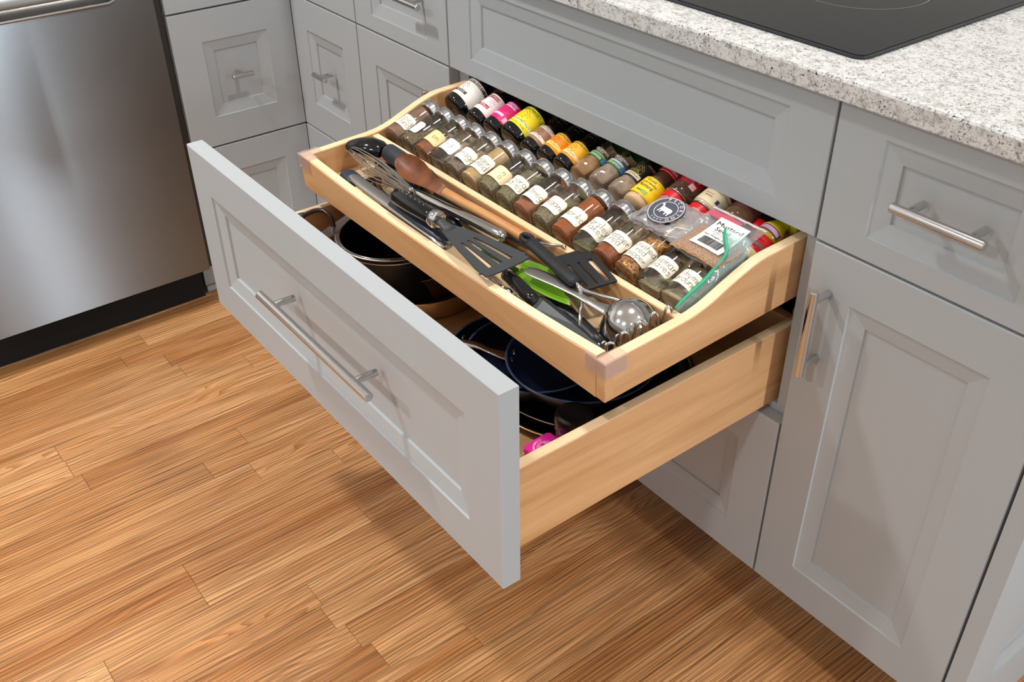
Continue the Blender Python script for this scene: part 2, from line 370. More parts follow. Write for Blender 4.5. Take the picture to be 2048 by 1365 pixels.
# ================================================================ cabinets
def front_main(x, z, d): return (x, d, z)
def front_left(y, z, d): return (XL-d, y, z)
T = .0215
def moulded(name, parent, a0, a1, z0, z1, mp, fx=.0645, fb=.0645, ft=None, m=None):
    ft = fb if ft is None else ft
    c = .0012; R = [(0, 0, 0, T), (0, 0, 0, c), (c, c, c, 0), (fx, fb, ft, 0)]
    for e, d in ((.0010, .0026), (.0240, .0066), (.0251, .0100)): R.append((fx+e, fb+e, ft+e, d))
    return MB().rects(a0, a1, z0, z1, R, mp).build(name, m or M_PAINT, parent)
def bar_handle(parent, p0, p1, q, out, r=.006, pr=.0048):
    """bar from p0 to p1 (on its axis), posts at the points of q running along out to the surface"""
    mb = MB(); P0, P1 = Vector(p0), Vector(p1); d = (P1-P0).normalized(); e = .0012
    up = (0, 0, 1) if abs(d.z) < .9 else (0, 1, 0)
    mb.tube([P0, P0+d*e, P1-d*e, P1], [r-e*.8, r, r, r-e*.8], 20, up=up)
    for a in q: a = Vector(a); mb.tube([a, a+Vector(out)], pr, 14, up=(0, .3, 1) if abs(Vector(out).z) < .01 else (0, 1, 0))
    return mb.build('handle', M_NICKEL, parent, auto=SHARP)

# dishwasher ------------------------------------------------------
dw = thing('dishwasher', 'brushed stainless steel dishwasher at the left with black toe kick', 'dishwasher', (XL, -.60, 0))
B = (XL, -.60, 0); Y1 = -.2960; Y0 = -.92
mb = MB()      # door skin with a scooped pocket handle near the top
mb.box((XL-.03, Y0, .098), (XL, Y1, .7330)); mb.box((XL-.03, Y0, .775), (XL, Y1, .868)); mb.box((XL-.03, Y0, .7330), (XL, Y0+.06, .775)); mb.box((XL-.03, -.372, .7330), (XL, Y1, .775))
mb.build('door', M_STEELB, dw, B)
mb = MB(); yy0, yy1 = Y0+.06, -.372       # the pocket: lip and sloping scoop
mb.tube([(XL+.0005, yy0, .7345), (XL+.0005, yy1-.012, .7345), (XL-.002, yy1, .737)], .0036, 10)
mb.loft([[(XL, y, .735) for y in (yy0, yy1)], [(XL-.014, y, .742) for y in (yy0, yy1)], [(XL-.026, y, .758) for y in (yy0, yy1)], [(XL-.028, y, .775) for y in (yy0, yy1)]], cap=False, closed=False)
mb.build('pocket_handle', M_STEELM, dw, B, auto=SHARP)
MB().box((XL-.60, Y0, .10), (XL-.031, Y1+.004, .868)).build('tub', M_DARK, dw, B)
MB().box((XL-.05, Y1+.001, .098), (XL-.012, -.2805, .873)).build('side_trim', M_GASKET, dw, B)
MB().box((XL-.12, Y0, .0), (XL-.055, Y1-.006, .097)).build('toe_kick', M_DARK, dw, B)

# corner cabinet ---------------------------------------------------
cc = thing('corner_cabinet', 'grey corner base cabinet beside the dishwasher with inward folding fronts', 'cabinet', (XL, 0, 0)); B = (XL, 0, 0)
mb = MB(); mb.box((XL-.60, -.2785, .09), (XL-T-.001, .58, ZB-.003)); mb.box((XL-T-.001, T+.001, .09), (-.332, .58, ZB-.003)); mb.build('carcass', M_PAINT, cc, B)
mb = MB(); mb.box((XL-.10, -.2900, 0), (XL-.0755, .10, .09)); mb.box((XL-.0755, .0755, 0), (-.33, .10, .09)); mb.build('toe_kick', M_PAINT, cc, B)
tag(mb and MB().box((XL-.0755, -.2900, 0), (XL-.068, .0755, .014)).build('shoe_moulding', M_PAINT, cc, B))
zs = [(ZD, ZC-.3035, .0645, .0645), (ZC-.2999, ZC-G, .065, .065), (ZC, ZB-.004, .0305, .0305)]
for k, (z0, z1, fb, ft) in enumerate(zs):
    a = moulded('door_leaf' if k < 2 else 'drawer_front', cc, -.2770, -.0001, z0, z1, front_left, fb=fb, ft=ft)
    b = moulded('door_leaf' if k < 2 else 'drawer_front', cc, XL+.0001, -.3300, z0, z1, front_main, fb=fb, ft=ft)
    if k == 1:
        bar_handle(a, (XL+.030, -.1700, .5443), (XL+.030, -.1215, .5443), [(XL+.030, -.1457, .5443)], (-.031, 0, 0), .0056, .0048)
        bar_handle(b, (-.4830, -.030, .5480), (-.4290, -.030, .5480), [(-.456, -.030, .5480)], (0, .031, 0), .0056, .0048)
# narrow cabinet left of the open drawer --------------------------------
cl = thing('narrow_cabinet', 'narrow grey base cabinet between the corner and the pulled-out drawer', 'cabinet', (-.165, 0, 0)); B = (0, 0, 0)
mb = MB(); mb.box((-.3275, T+.001, .09), (-.0130, .58, ZB-.003)); mb.build('carcass', M_PAINT, cl, (-.165, 0, 0))
MB().box((-.3275, .0755, 0), (-.013, .10, .09)).build('toe_kick', M_PAINT, cl, (-.165, 0, 0))
def shift(o, dx):
    for v in o.data.vertices: v.co.x -= dx
d = moulded('drawer', cl, -.3265, -.0035, ZC, ZB-.004, front_main, fx=.0645, fb=.0305); shift(d, -.165)
h = bar_handle(d, (-.124, -.030, .788), (-.045, -.030, .788), [(-.086, -.030, .788)], (0, .031, 0), .0056); shift(h, -.165)
d = moulded('door', cl, -.3265, -.0035, ZD, ZC-G, front_main); shift(d, -.165)
h = bar_handle(d, (-.030, -.035, .516), (-.030, -.035, .6455), [(-.030, -.035, .53), (-.030, -.035, .6275)], (0, .036, 0)); shift(h, -.165)
# the corner things were built in world coordinates: rebase to their roots
for o in cc.children:
    if o.name.startswith(('door_leaf', 'drawer_front')):
        for v in o.data.vertices: v.co.x -= XL
        for q in o.children:
            for v in q.data.vertices: v.co.x -= XL
# cooktop cabinet ---------------------------------------------------
ck = thing('cooktop_cabinet', 'wide grey base cabinet under the cooktop with its middle drawer open', 'cabinet', (.4, 0, 0))
def K(o, dx=.4): shift(o, dx); return o
K(moulded('false_front', ck, 0, W, ZC, ZB-.004, front_main, fx=.0655, fb=.0305))
K(moulded('bottom_drawer', ck, 0, W, ZD, .3880, front_main))
mb = MB()
for x0, x1 in ((-.0125, .0255), (.7725, .8095)): mb.box((x0, T+.0015, .09), (x1, T+.021, ZB-.003))
for z0, z1 in ((.09, .125), (.372, .400), (.845, .872)): mb.box((.0255, T+.0015, z0), (.7725, T+.021, z1))
K(mb.build('face_frame', M_PAINT, ck))
mb = MB(); mb.box((-.0125, T+.021, .09), (.0035, .58, .872)); mb.box((.7935, T+.021, .09), (.8095, .58, .872)); mb.box((.0035, .565, .09), (.7935, .58, .872)); mb.box((.0035, T+.021, .09), (.7935, .565, .104)); K(mb.build('interior', wood('interior_ply', (206, 140, 76), (178, 112, 54), 1), ck))
mb = MB(); mb.box((-.0125, .0755, 0), (.8095, .10, .09)); K(mb.build('toe_kick', M_PAINT, ck))
M_SLIDE = mat('grey_slide_metal', (120, 124, 128), .35, .8)
mb = MB()
for x in (.0270, .7655): K(MB().box((x, .03, .384), (x+.0065, .55, .3965)).build("drawer_slide", M_SLIDE, ck))
for x in (.0262, .7700): K(MB().box((x, .024, .552), (x+.0024, .55, .562)).build("drawer_slide", M_SLIDE, ck))
# right cabinet ------------------------------------------------------
cr = thing('end_cabinet', 'grey base cabinet at the right end with a bar-pull drawer over a panelled door', 'cabinet', (.97, 0, 0))
def Q(o): shift(o, .97); return o
d = Q(moulded('drawer', cr, W+G, XE, ZC, ZB-.004, front_main, fx=.0645, fb=.0295))
Q(bar_handle(d, (.9080, -.033, .7868), (1.0210, -.033, .7868), [(.9270, -.033, .7868), (1.0020, -.033, .7868)], (0, .034, 0)))
d = Q(moulded('door', cr, W+G, XE, ZD, ZC-G, front_main))
Q(bar_handle(d, (.8345, -.033, .5120), (.8345, -.033, .6415), [(.8345, -.033, .5270), (.8345, -.033, .6260)], (0, .034, 0)))
mb = MB(); mb.box((.8105, T+.001, .09), (XEND-.020, .58, ZB-.003)); Q(mb.build('carcass', M_PAINT, cr))
mb = MB(); mb.box((.8105, .0755, 0), (XEND-.02, .10, .09)); Q(mb.build('toe_kick', M_PAINT, cr))
mb = MB(); mb.box((XE+.004, 0, .0), (XEND, .0195, ZB-.003)); Q(mb.build('end_stile', M_PAINT, cr))
mb = MB(); R = [(0, 0, 0, .019), (0, 0, 0, 0), (.066, .115, .0645, 0)]
for e, dd in ((.0010, .0026), (.0240, .0066), (.0251, .0100)): R.append((.066+e, .115+e, .0645+e, dd))
mb.rects(.0195, .60, .0, ZB-.003, R, lambda y, z, dd: (XEND-dd, y, z)); Q(mb.build('end_panel', M_PAINT, cr))

# countertop and cooktop ------------------------------------------------
mb = MB(); c = .004
def slab(x0, x1, y0, y1, z0, z1):
    R = []
    for i, z in ((c*.5, z0), (0, z0+c*.5), (0, z1-c), (c*.3, z1-c*.3), (c, z1)): R.append([(x0+i, y0+i, z), (x1-i, y0+i, z), (x1-i, y1, z), (x0+i, y1, z)])
    mb.loft(R)
slab(XL+.022, XEND+.03, -.020, .655, ZB, ZT)
mb.box((-1.275, -2.0, ZB), (XL+.022, .655, ZT))
ct = mb.build('countertop', M_GRANITE, None, (.4, 0, ZB)); ct.location = (.4, 0, ZB)
tag(ct, 'white granite worktop with grey and black speckles over the grey cabinets', 'countertop')
cg = mat('black_ceramic_glass', (13, 14, 17), .10, spec=.13)
kt = thing('cooktop', 'black glass cooktop set into the speckled granite worktop', 'cooktop', (.40, .29, ZT))
def rrect(x0, x1, y0, y1, r, z, n=6):
    P = []
    for cx, cy, a in ((x1-r, y0+r, -90), (x1-r, y1-r, 0), (x0+r, y1-r, 90), (x0+r, y0+r, 180)):
        for k in range(n+1): t = math.radians(a+90*k/n); P.append((cx+r*math.cos(t), cy+r*math.sin(t), z))
    return P
x0, x1, y0, y1 = .020, .7885, .0420, .56
mb = MB().loft([rrect(x0-i, x1+i, y0-i, y1+i, .014+i, z) for i, z in ((.0, ZT+.0003), (.0022, ZT+.0012), (.0022, ZT+.0040))], True); mb.build('edge_trim', mat('dark_trim', (38, 42, 48), .3), kt, (.40, .29, ZT), auto=SHARP)
mb = MB().loft([rrect(x0, x1, y0, y1, .013, ZT+.0030), rrect(x0+.001, x1-.001, y0+.001, y1-.001, .012, ZT+.0048)], True); mb.build('glass_top', cg, kt, (.40, .29, ZT))
ringm = mat('pale_ring_print', (150, 150, 152), .4)
def ring2(mb, cx, cy, r, wd, z, n=72):
    vs = []
    for k in range(n):
        t = 2*PI*k/n; vs += [(cx+(r-wd)*math.cos(t), cy+(r-wd)*math.sin(t), z), (cx+r*math.cos(t), cy+r*math.sin(t), z)]
    mb.add(vs, [(2*k, 2*k+1, (2*k+3) % (2*n), (2*k+2) % (2*n)) for k in range(n)])
for cx, cy, r in ((.622, .270, .0895), (.20, .22, .075), (.21, .43, .09), (.61, .46, .07)):
    mb = MB(); ring2(mb, cx, cy, r, .0007, ZT+.00495); mb.build('burner_ring', ringm, kt, (.40, .29, ZT))
mb = MB()
for k in range(6): mb.box((.435+.014*k, .072, ZT+.0047), (.443+.014*k, .0728, ZT+.00493))
mb.build('touch_marks', mat('dim_print', (88, 88, 90), .4), kt, (.40, .29, ZT))
# ================================================================ the pulled-out drawer
DY = -.4901; DT = .0255
pd = thing('drawer', 'wide grey panelled drawer pulled far out, holding pots and pans', 'drawer', (.4, DY, .389)); B = (.4, DY, .389)
_T = T; T = DT
fp = moulded('front_panel', pd, 0, W, .3892, .6776, lambda x, z, d: (x, DY+d, z), fx=.0645, fb=.0625, ft=.0645); T = _T
for v in fp.data.vertices: v.co -= Vector(B)
h = bar_handle(fp, (.2840, DY-.035, .5585), (.5810, DY-.035, .5585), [(.3180, DY-.035, .5560), (.5385, DY-.035, .5560)], (0, .036, 0), .0066, .0052)
for v in h.data.vertices: v.co -= Vector(B)
YB0, YB1 = DY+DT, .060
def side_prof(x0, x1, prof):      # board in the yz plane with a softly rounded top edge
    a = [(x0, y, z) for y, z in prof]; b = [(x1, y, z) for y, z in prof]
    return MB().loft([a, b])
for x in (.0320, .7490):
    side_prof(x, x+.016, [(YB0, .400), (YB1, .400), (YB1, .5270), (YB0, .5270)]).build('side_board', M_MAPLE_Y, pd, B, bevel=.0015)
    MB().box((x+.0012, YB0+.001, .5265), (x+.0148, YB1-.001, .5276)).build('lit_edge_strip', M_EDGE_Y, pd, B, bevel=.0005)  # added strip on the board top, paler for the overhead light
MB().box((.048, YB0+.0005, .4005), (.749, YB0+.0150, .5265)).build('inner_front_board', M_MAPLE_X, pd, B, bevel=.002)
MB().box((.048, YB1-.016, .4005), (.749, YB1, .5265)).build('back_board', M_MAPLE_X, pd, B, bevel=.002)
MB().box((.048, YB0+.015, .4065), (.749, YB1-.016, .4140)).build('bottom_panel', M_MAPLE_Y, pd, B)

# ================================================================ the sliding tray above it (slightly tipped forward)
TM4 = Matrix.Translation((0, -.317, .565)) @ Matrix.Rotation(math.radians(2.4), 4, 'X')
def TW(p): return TM4 @ Vector(p)
tr = thing('sliding_tray', 'maple tray with scooped sides pulled out over the pan drawer, full of spices and utensils', 'tray', TM4 @ Matrix.Translation((.4, 0, 0))); B = (.4, 0, 0)
scoop = [(.0, .0570), (.125, .0570), (.145, .0583), (.163, .0615), (.18, .0665), (.20, .0733), (.225, .0815), (.243, .0868), (.258, .0898), (.272, .0910), (.30, .0908), (.50, .0885)]
TBK = .505
for x in (.0265, .7540):
    side_prof(x, x+.016, [(.0002, 0), (TBK, 0)]+[(y, z) for y, z in scoop[::-1] if y < TBK][:0]+[(TBK, .0885)]+[(max(y, .0002), z) for y, z in scoop[::-1]]).build('side_board', M_MAPLE_Y, tr, B, bevel=.0012)
    MB().loft([[(xx, y, z+q) for xx, q in ((x+.0010, -.0006), (x+.0010, .0006), (x+.0150, .0006), (x+.0150, -.0006))] for y, z in [(max(y, .0012), z) for y, z in scoop]]).build('lit_edge_strip', M_EDGE_Y, tr, B)
def front_top(x):      # the front edge dips gently between its ends
    t = (x-.0425)/.7115; return .0470+.0118*abs(2*t-.92)**2.2
MB().loft([[(x, .0, 0), (x, .016, 0), (x, .016, front_top(x)-.0015), (x, .0145, front_top(x)), (x, .0015, front_top(x)), (x, .0, front_top(x)-.0015)] for x in [.0425+.7115*k/28 for k in range(29)]]).build('front_board', M_MAPLE_X, tr, B, auto=SHARP)
MB().loft([[(x, y, front_top(x)+q) for y, q in ((.0012, -.0006), (.0012, .0006), (.0148, .0006), (.0148, -.0006))] for x in [.0425+.7115*k/28 for k in range(29)]]).build('lit_edge_strip', M_EDGE_X, tr, B)
MB().box((.0425, TBK-.016, 0), (.754, TBK, .088)).build('back_board', M_MAPLE_X, tr, B)
MB().box((.0425, .016, .004), (.754, TBK-.016, .0105)).build('bottom_panel', wood('pale_birch_ply', (226, 198, 158), (204, 170, 126), 0, streak=.3), tr, B)
MB().box((.0425, .1290, .0105), (.754, .1412, .0545)).build('divider', M_MAPLE_X, tr, B, bevel=.0012)
MB().box((.0427, .1300, .0540), (.7538, .1402, .0550)).build('lit_edge_strip', M_EDGE_X, tr, B)
# dovetail fingers show on the right corner as end grain
M_ENDG = mat('maple_end_grain', (204, 158, 110), .6)
for z0, z1 in ((.006, .0165), (.0245, .0355)):
    MB().box((.7698, .0012, z0), (.77025, .0130, z1)).build('dovetail', M_ENDG, tr, B)
SL = math.radians(16.2); CS, SN = math.cos(SL), math.sin(SL)
def ramp(name, y0, z0, y1):      # stepped ramp tier: board 5 mm thick
    z1 = z0+(y1-y0)*math.tan(SL)
    MB().loft([[(x, y0, z0), (x, y1, z1), (x, y1, z1-.006), (x, y0, z0-.006)] for x in (.0430, .7535)]).build(name, wood('pale_birch_ply', (1, 1, 1), (1, 1, 1), 0), tr, B)
    return z1
z1 = ramp('spice_ramp', .1420, .0222, .2560); MB().box((.043, .2515, .0105), (.7535, .2560, z1-.002)).build('ramp_riser', M_MAPLE_X, tr, B)
z2 = ramp('spice_ramp', .2562, .0430, .3760); MB().box((.043, .3715, .0105), (.7535, .3760, z2-.002)).build('ramp_riser', M_MAPLE_X, tr, B)
ramp('spice_ramp', .3762, .0600, .4880)
# clear plastic corner guards
def guard(xo, sx):
    mb = MB(); e = .0016; L1 = .033; zt = .0570; dp = .0215; k = .0026
    def leg(P):   # P maps (along, across) to (x, y); across runs from outside (-) to inside
        prof = [(-.0003, zt-dp), (-k, zt-dp+.001), (-k, zt+k*.5), (-.001, zt+k), (.0150, zt+k), (.0163, zt+k*.4), (.0163, zt+.0003), (-.0003, zt+.0003)]
        rings = [[(*P(a, c), z) for c, z in prof] for a in (-k if True else 0, L1-.002, L1)]
        rings[2] = [(p[0], p[1], q) for p, q in zip(rings[2], [z for c, z in prof])]
        mb.loft(rings)
    leg(lambda a, c: (xo+sx*a, c)); leg(lambda a, c: (xo+sx*c, a))
    return mb.build('corner_guard', M_BUMPER, tr, B, auto=SHARP)
guard(.0265, 1); guard(.7700, -1)

# ================================================================ lettering used on labels
prefetch(['NIELSEN·MASSEY', 'NIELSEN', 'VANILLA', 'BEAN PASTE', 'BOURBON', 'MADAGASCAR BOURBON', 'PURE VANILLA BEAN PASTE', 'PURE ALMOND', 'PURE EXTRACT', 'EXTRACT', 'PURE LEMON EXTRACT', '4 FL OZ (118 ml)', 'ORANGE EXTRACT',
          'McCormick', 'GOURMET', 'ORGANIC', 'CORIANDER', 'CARDAMOM', 'GROUND', 'Mustard', 'Double Superfine', 'Ground', 'CLOVES', 'Seed', 'PECORINO', '2003', 'P', 'E', 'C', 'O', 'R', 'I', 'N', 'S', 'H', '·',
          'Net Weight 2.5 oz', 'product of Canada', 'pack by 21 Sep 21', 'A', 'M', 'J', 'A', 'M', 'J', 'Mustard '])
UPN = Vector((0, -math.cos(SL+math.radians(2.4)), math.sin(SL+math.radians(2.4))))     # gravity's "up" in jar space
def jarM(x, y, z): return TM4 @ Matrix.Translation((x, y, z)) @ Matrix(((1, 0, 0, 0), (0, SN, CS, 0), (0, -CS, SN, 0), (0, 0, 0, 1)))
def content(r, z0, z1, zf, tilt, m, parent, bulge=0):
    """ground spice lying in the tilted jar: a cylinder cut by its own settled surface"""
    bm = bmesh.new(); bmesh.ops.create_cone(bm, cap_ends=True, segments=24, radius1=r, radius2=r, depth=z1-z0)
    bmesh.ops.translate(bm, verts=bm.verts, vec=(0, 0, (z0+z1)/2))
    n = (UPN*(1-tilt)+Vector((0, -.25, 1)).normalized()*tilt).normalized()
    g = bmesh.ops.bisect_plane(bm, geom=bm.verts[:]+bm.edges[:]+bm.faces[:], plane_co=(0, 0, zf), plane_no=n, clear_outer=True)
    ed = [e for e in g['geom_cut'] if isinstance(e, bmesh.types.BMEdge)]
    if ed: bmesh.ops.holes_fill(bm, edges=ed)
    me = bpy.data.meshes.new('spice'); bm.to_mesh(me); bm.free(); me.materials.append(m)
    o = bpy.data.objects.new('spice', me); COL.objects.link(o); o.parent = parent; return o
JR = .0213
gl = MB().lathe([(0, 0), (.0150, 0), (.0190, .0006), (.0207, .0022), (JR, .0050), (JR, .0735), (.0206, .0770), (.0190, .0792), (.0190, .0860)], 36)
gi = MB().lathe([(0, .0050), (.0165, .0046), (.0190, .0062), (.0196, .0090), (.0197, .072)], 36)
gl.add(gi.v, gi.f)
ld = MB().lathe([(0, .0792), (.0186, .0792), (.0192, .0795), (.0210, .0799), (.0213, .0808), (.0213, .0832), (.0205, .0838), (.0205, .0846), (.0213, .0852), (.0213, .0864), (.0205, .0870), (.0205, .0876), (.0213, .0882), (.0213, .0938), (.0207, .0950), (.0190, .0957), (0, .0957)], 36)
CHROME = mat('bright_tin_lid', (214, 214, 216), .16, 1)
def spice(nm, c1, c2, sc_=260): return mat(nm, c1, .85, spec=.2, noise=(sc_, c2, 4, .35, .62), bump=.5, bscale=sc_*1.5)
SP = {'brown': spice('ground_brown', (160, 126, 102), (134, 100, 78), 90), 'herb': spice('coarse_herb', (142, 122, 88), (80, 66, 44), 420), 'cinn': spice('ground_cinnamon', (166, 100, 58), (140, 80, 42), 90),
      'greybrown': spice('grey_brown_herb', (160, 142, 126), (106, 86, 72), 420), 'ginger': spice('ground_ginger', (224, 192, 140), (200, 164, 110), 60), 'olive': spice('olive_herb', (164, 152, 116), (92, 82, 54), 420),
      'nutmeg': spice('ground_nutmeg', (184, 116, 76), (156, 92, 58), 80), 'paprika': spice('paprika', (186, 104, 36), (160, 80, 22), 60), 'parsley': spice('parsley', (150, 142, 112), (112, 112, 76), 420),
      'redpep': spice('red_pepper', (180, 96, 48), (146, 70, 34), 80), 'flake': spice('chilli_flakes', (118, 34, 22), (224, 170, 92), 300), 'rosem': spice('rosemary', (190, 178, 146), (150, 136, 104), 500), 'thyme': spice('ground_thyme', (206, 188, 158), (180, 160, 126), 80)}
JARS = [  # spice, fill, tilt, paper, label lines, size, what it looks like
 ('brown', .13, 0, 'c', ['Allspice', 'ground'], 'brown ground spice', 'first jar, against the tray wall, label Allspice ground'),
 ('herb', .055, .3, 'w', [], 'coarse brown herbs, blank white label', 'second jar from the tray wall'),
 ('cinn', .040, .5, 'y', ['   en'], 'cinnamon brown powder', 'the only jar with a yellowed tan label'),
 ('greybrown', .012, .5, 'w', ['Seed'], 'almost empty with a trace of grey brown spice', 'fourth from the tray wall'),
 ('greybrown', .040, .3, 'c', ['Tarragon'], 'grey brown leaves', 'label Tarragon'),
 ('ginger', .12, .3, 'c', ['Ginger', 'ground'], 'pale tan powder filling it', 'label Ginger ground'),
 ('olive', .045, .5, 'y2', ['     n', '     o'], 'olive green herbs filling it halfway', 'faint yellowish label beside the ginger jar'),
 ('olive', .085, .2, 'c', ['Marjoram', 'leaves'], 'green herb leaves', 'label Marjoram leaves'),
 ('nutmeg', .040, .3, 'c', ['Nutmeg'], 'red brown powder', 'label Nutmeg'),
 ('olive', .062, .25, 'c', ['Oregano'], 'green herb flakes', 'label Oregano'),
 ('paprika', .12, .2, 'c', ['Paprika'], 'orange paprika powder', 'label Paprika'),
 ('parsley', .012, .1, 'c', ['Parsley', 'Flakes'], 'a few green flakes at its base', 'label Parsley Flakes'),
 ('redpep', .036, .55, 'c', ['Pepper', 'red'], 'dark orange red powder', 'label Pepper red'),
 ('flake', .085, .1, 'c', ['Crushed', 'red', 'pepper'], 'dark red chilli flakes with yellow seeds', 'label Crushed red pepper'),
 ('rosem', .010, .1, 'c', ['Rosemary', 'leaves'], 'a few pale needles left at its base', 'label Rosemary leaves'),
 ('thyme', .020, .3, 'c', ['Thyme', 'ground'], 'pale grey green powder', 'last jar before the zip bag, label Thyme ground')]
NL = {' Seed': 1}
me_gl = me_ld = None
for i, (sp, zf, tl, pap, lines, look, where) in enumerate(JARS):
    M = jarM(.0649+.04373*i, .1527, .0476)
    j = thing('spice_jar', 'spice jar, %s, %s' % (look, where), 'jar', M, 'spice jars in the front row of the tray')
    if me_gl is None:
        a = gl.build('glass', M_GLASS, j, smooth=True); b = ld.build('lid', CHROME, j, auto=SHARP); me_gl, me_ld = a.data, b.data
    else:
        for nm, me in (('glass', me_gl), ('lid', me_ld)):
            o = bpy.data.objects.new(nm, me); COL.objects.link(o); o.parent = j
    content(.0193, .0052, .0745, zf, tl, SP[sp], j)
    pc = math.radians(3+random.uniform(-6, 6)); hw = 1.0; s0, s1 = .0205, .0465
    if i in (5, 11, 13): s0, s1 = .0190, .0495; hw = 1.08
    if i == 1: pc -= .62
    if i == 13: pc += .12
    la = MB().patch(JR+.00025, pc-hw, pc+hw, s0, s1, 18, .004).build('paper_label', {'c': M_PAPER, 'w': M_PAPERW, 'y': M_PAPERY, 'y2': mat('pale_yellow_paper', (240, 218, 172), .7)}[pap], j, smooth=True)
    mb = MB(); n = len(lines); R = JR+.0005
    for k, t in enumerate(lines):
        sz = .0086 if n < 3 else .0074; sm = (s0+s1)/2+(n-1)*.0044-k*.0088
        if i == 3: t = 'Red'
        hand(mb, t.strip(), sz*1.25, cyl(R, pc+(.12 if t.strip() == t else .45), sm), .00062)
    if lines: mb.build('handwriting', M_INK, la)
# ================================================================ second row: flavouring bottles and shop spice bottles
def roll(o): return o
def prints(parent, r, items, k=1.0, so=0.0, ts=1.0):
    """flat print on a wrapped label: bands and words, each raised a hair over the paper"""
    Z = lambda q: so+(q-so)*k
    for n_, it in enumerate(items):
        m = mat('print_%d_%d_%d' % it[-1], it[-1], .6)
        if it[0] == 'band':
            _, p0, p1, s0, s1, c = it; MB().patch(r+.0002+.00004*n_, p0, p1, Z(s0), Z(s1), 14).build('print', m, parent, smooth=True)
        elif it[0] == 'text':
            _, t, size, pc, s, sx, c = it; mb = MB(); text(mb, t, size*ts, cyl(r+.0006, pc, Z(s)), sx); mb.build('lettering', m, parent)
        elif it[0] == 'ring':       # a little fruit or flower drawing: outline circle and curl
            _, pc, s, rad, c = it; rad *= ts; mb = MB(); f = cyl(r+.0006, pc, Z(s)); vs = []; n = 24
            for q in range(n):
                t = 2*PI*q/n; wv = 1+.14*math.sin(5*t); vs += [f(rad*wv*math.cos(t), rad*wv*math.sin(t)), f((rad-.0004)*wv*math.cos(t), (rad-.0004)*wv*math.sin(t))]
            mb.add(vs, [(2*q, 2*q+1, (2*q+3) % (2*n), (2*q+2) % (2*n)) for q in range(n)])
            for (u0, v0, u1, v1) in ((.3, -.9, 1.6, -2.2), (1.6, -2.2, 2.2, -1.2), (-.3, .2, .3, -.3), (.6, 1.4, 1.5, .7), (-1.3, -.9, -.9, -1.6), (1.2, -.2, 2.1, -.5), (1.4, .4, 2.3, .1)):
                a, b = (u0*rad, v0*rad), (u1*rad, v1*rad); l = math.hypot(b[0]-a[0], b[1]-a[1]); nx, ny = -(b[1]-a[1])/l*.00022, (b[0]-a[0])/l*.00022
                mb.add([f(a[0]+nx, a[1]+ny), f(a[0]-nx, a[1]-ny), f(b[0]-nx, b[1]-ny), f(b[0]+nx, b[1]+ny)], [(0, 1, 2, 3)])
            mb.build('drawing', m, parent)
Y2, Z2 = .2680, .0468
def row2M(x, r, y=Y2, dz=0): return jarM(x, y+r*SN*.2, Z2+(y-Y2)*math.tan(SL)+r*CS+dz)
M_AMBER = mat('dark_bottle_glass', (15, 11, 10), .07, spec=.6)
def dark_bottle(label, x, r, Lb, paper, items, s0=.0145, cap=True, pr=(-1.75, 1.75)):
    L0 = Lb; Lb = .0585 if r > .02 else .0480
    b = thing('extract_bottle', label, 'bottle', row2M(x, r), 'dark glass extract bottles in the second row')
    MB().lathe([(0, .001), (r*.72, 0), (r*.92, .0012), (r, .0055), (r, Lb), (r*.93, Lb+.006), (r*.66, Lb+.014), (.0115, Lb+.020), (.0105, Lb+.030)], 36).build('glass', M_AMBER, b, smooth=True)
    mb = MB().lathe([(.0125, Lb+.0215), (.0132, Lb+.022), (.0132, Lb+.0265), (.0126, Lb+.0270), (.0126, Lb+.0278), (.0134, Lb+.0284), (.0134, Lb+.042), (.0126, Lb+.0432), (0, Lb+.0432)], 28); mb.build('cap', M_BLACKG, b, auto=SHARP)
    mb = MB().lathe([(.0137, Lb+.0296), (.0138, Lb+.0299), (.0137, Lb+.0302)], 28); mb.build('cap_glint', M_STEELM, b, smooth=True)  # thin bright ring standing in for the highlight on the cap
    la = MB().patch(r+.0003, pr[0], pr[1], s0, Lb-.001, 28).build('label', mat('paper_%d_%d_%d' % paper, paper, .5), b, smooth=True)
    prints(la, r+.0003, items, (Lb-.001-s0)/(L0-.001-s0), s0, .90); return b
BR = (70, 38, 32); RD = (176, 24, 48); PK = (214, 22, 106); YL = (226, 214, 26); OR = (240, 160, 26); DKT = (40, 34, 30); CRM = (236, 226, 214)
dark_bottle('large dark bottle with white label and brown bands, vanilla bean paste, nearest the left wall', .0815, .0262, .078, (228, 224, 216),
  [('band', -1.75, 1.75, .0665, .0755, BR), ('text', 'NIELSEN·MASSEY', .0082, .14, .0710, .92, (228, 224, 216)), ('band', -.75, .62, .0255, .0345, BR), ('text', 'MADAGASCAR BOURBON', .0034, -.06, .0325, .9, (228, 224, 216)), ('text', 'BEAN PASTE', .0040, .12, .0280, .9, (228, 224, 216)),
   ('ring', -.10, .0505, .0062, (60, 50, 46))])
dark_bottle('dark bottle with white label and crimson bands beside the vanilla paste', .1405, .0212, .080, (236, 230, 226),
  [('band', -.55, .78, .0640, .0745, RD), ('text', 'NIELSEN·MASSEY', .0072, .10, .0690, .80, (236, 230, 226)), ('band', -.95, .72, .0290, .0390, RD), ('text', 'EXTRACT', .0050, .32, .0322, 1, (236, 230, 226)), ('text', 'VANILLA', .0040, .0, .0368, 1, (236, 230, 226)), ('ring', .42, .0530, .0042, (176, 60, 70))])
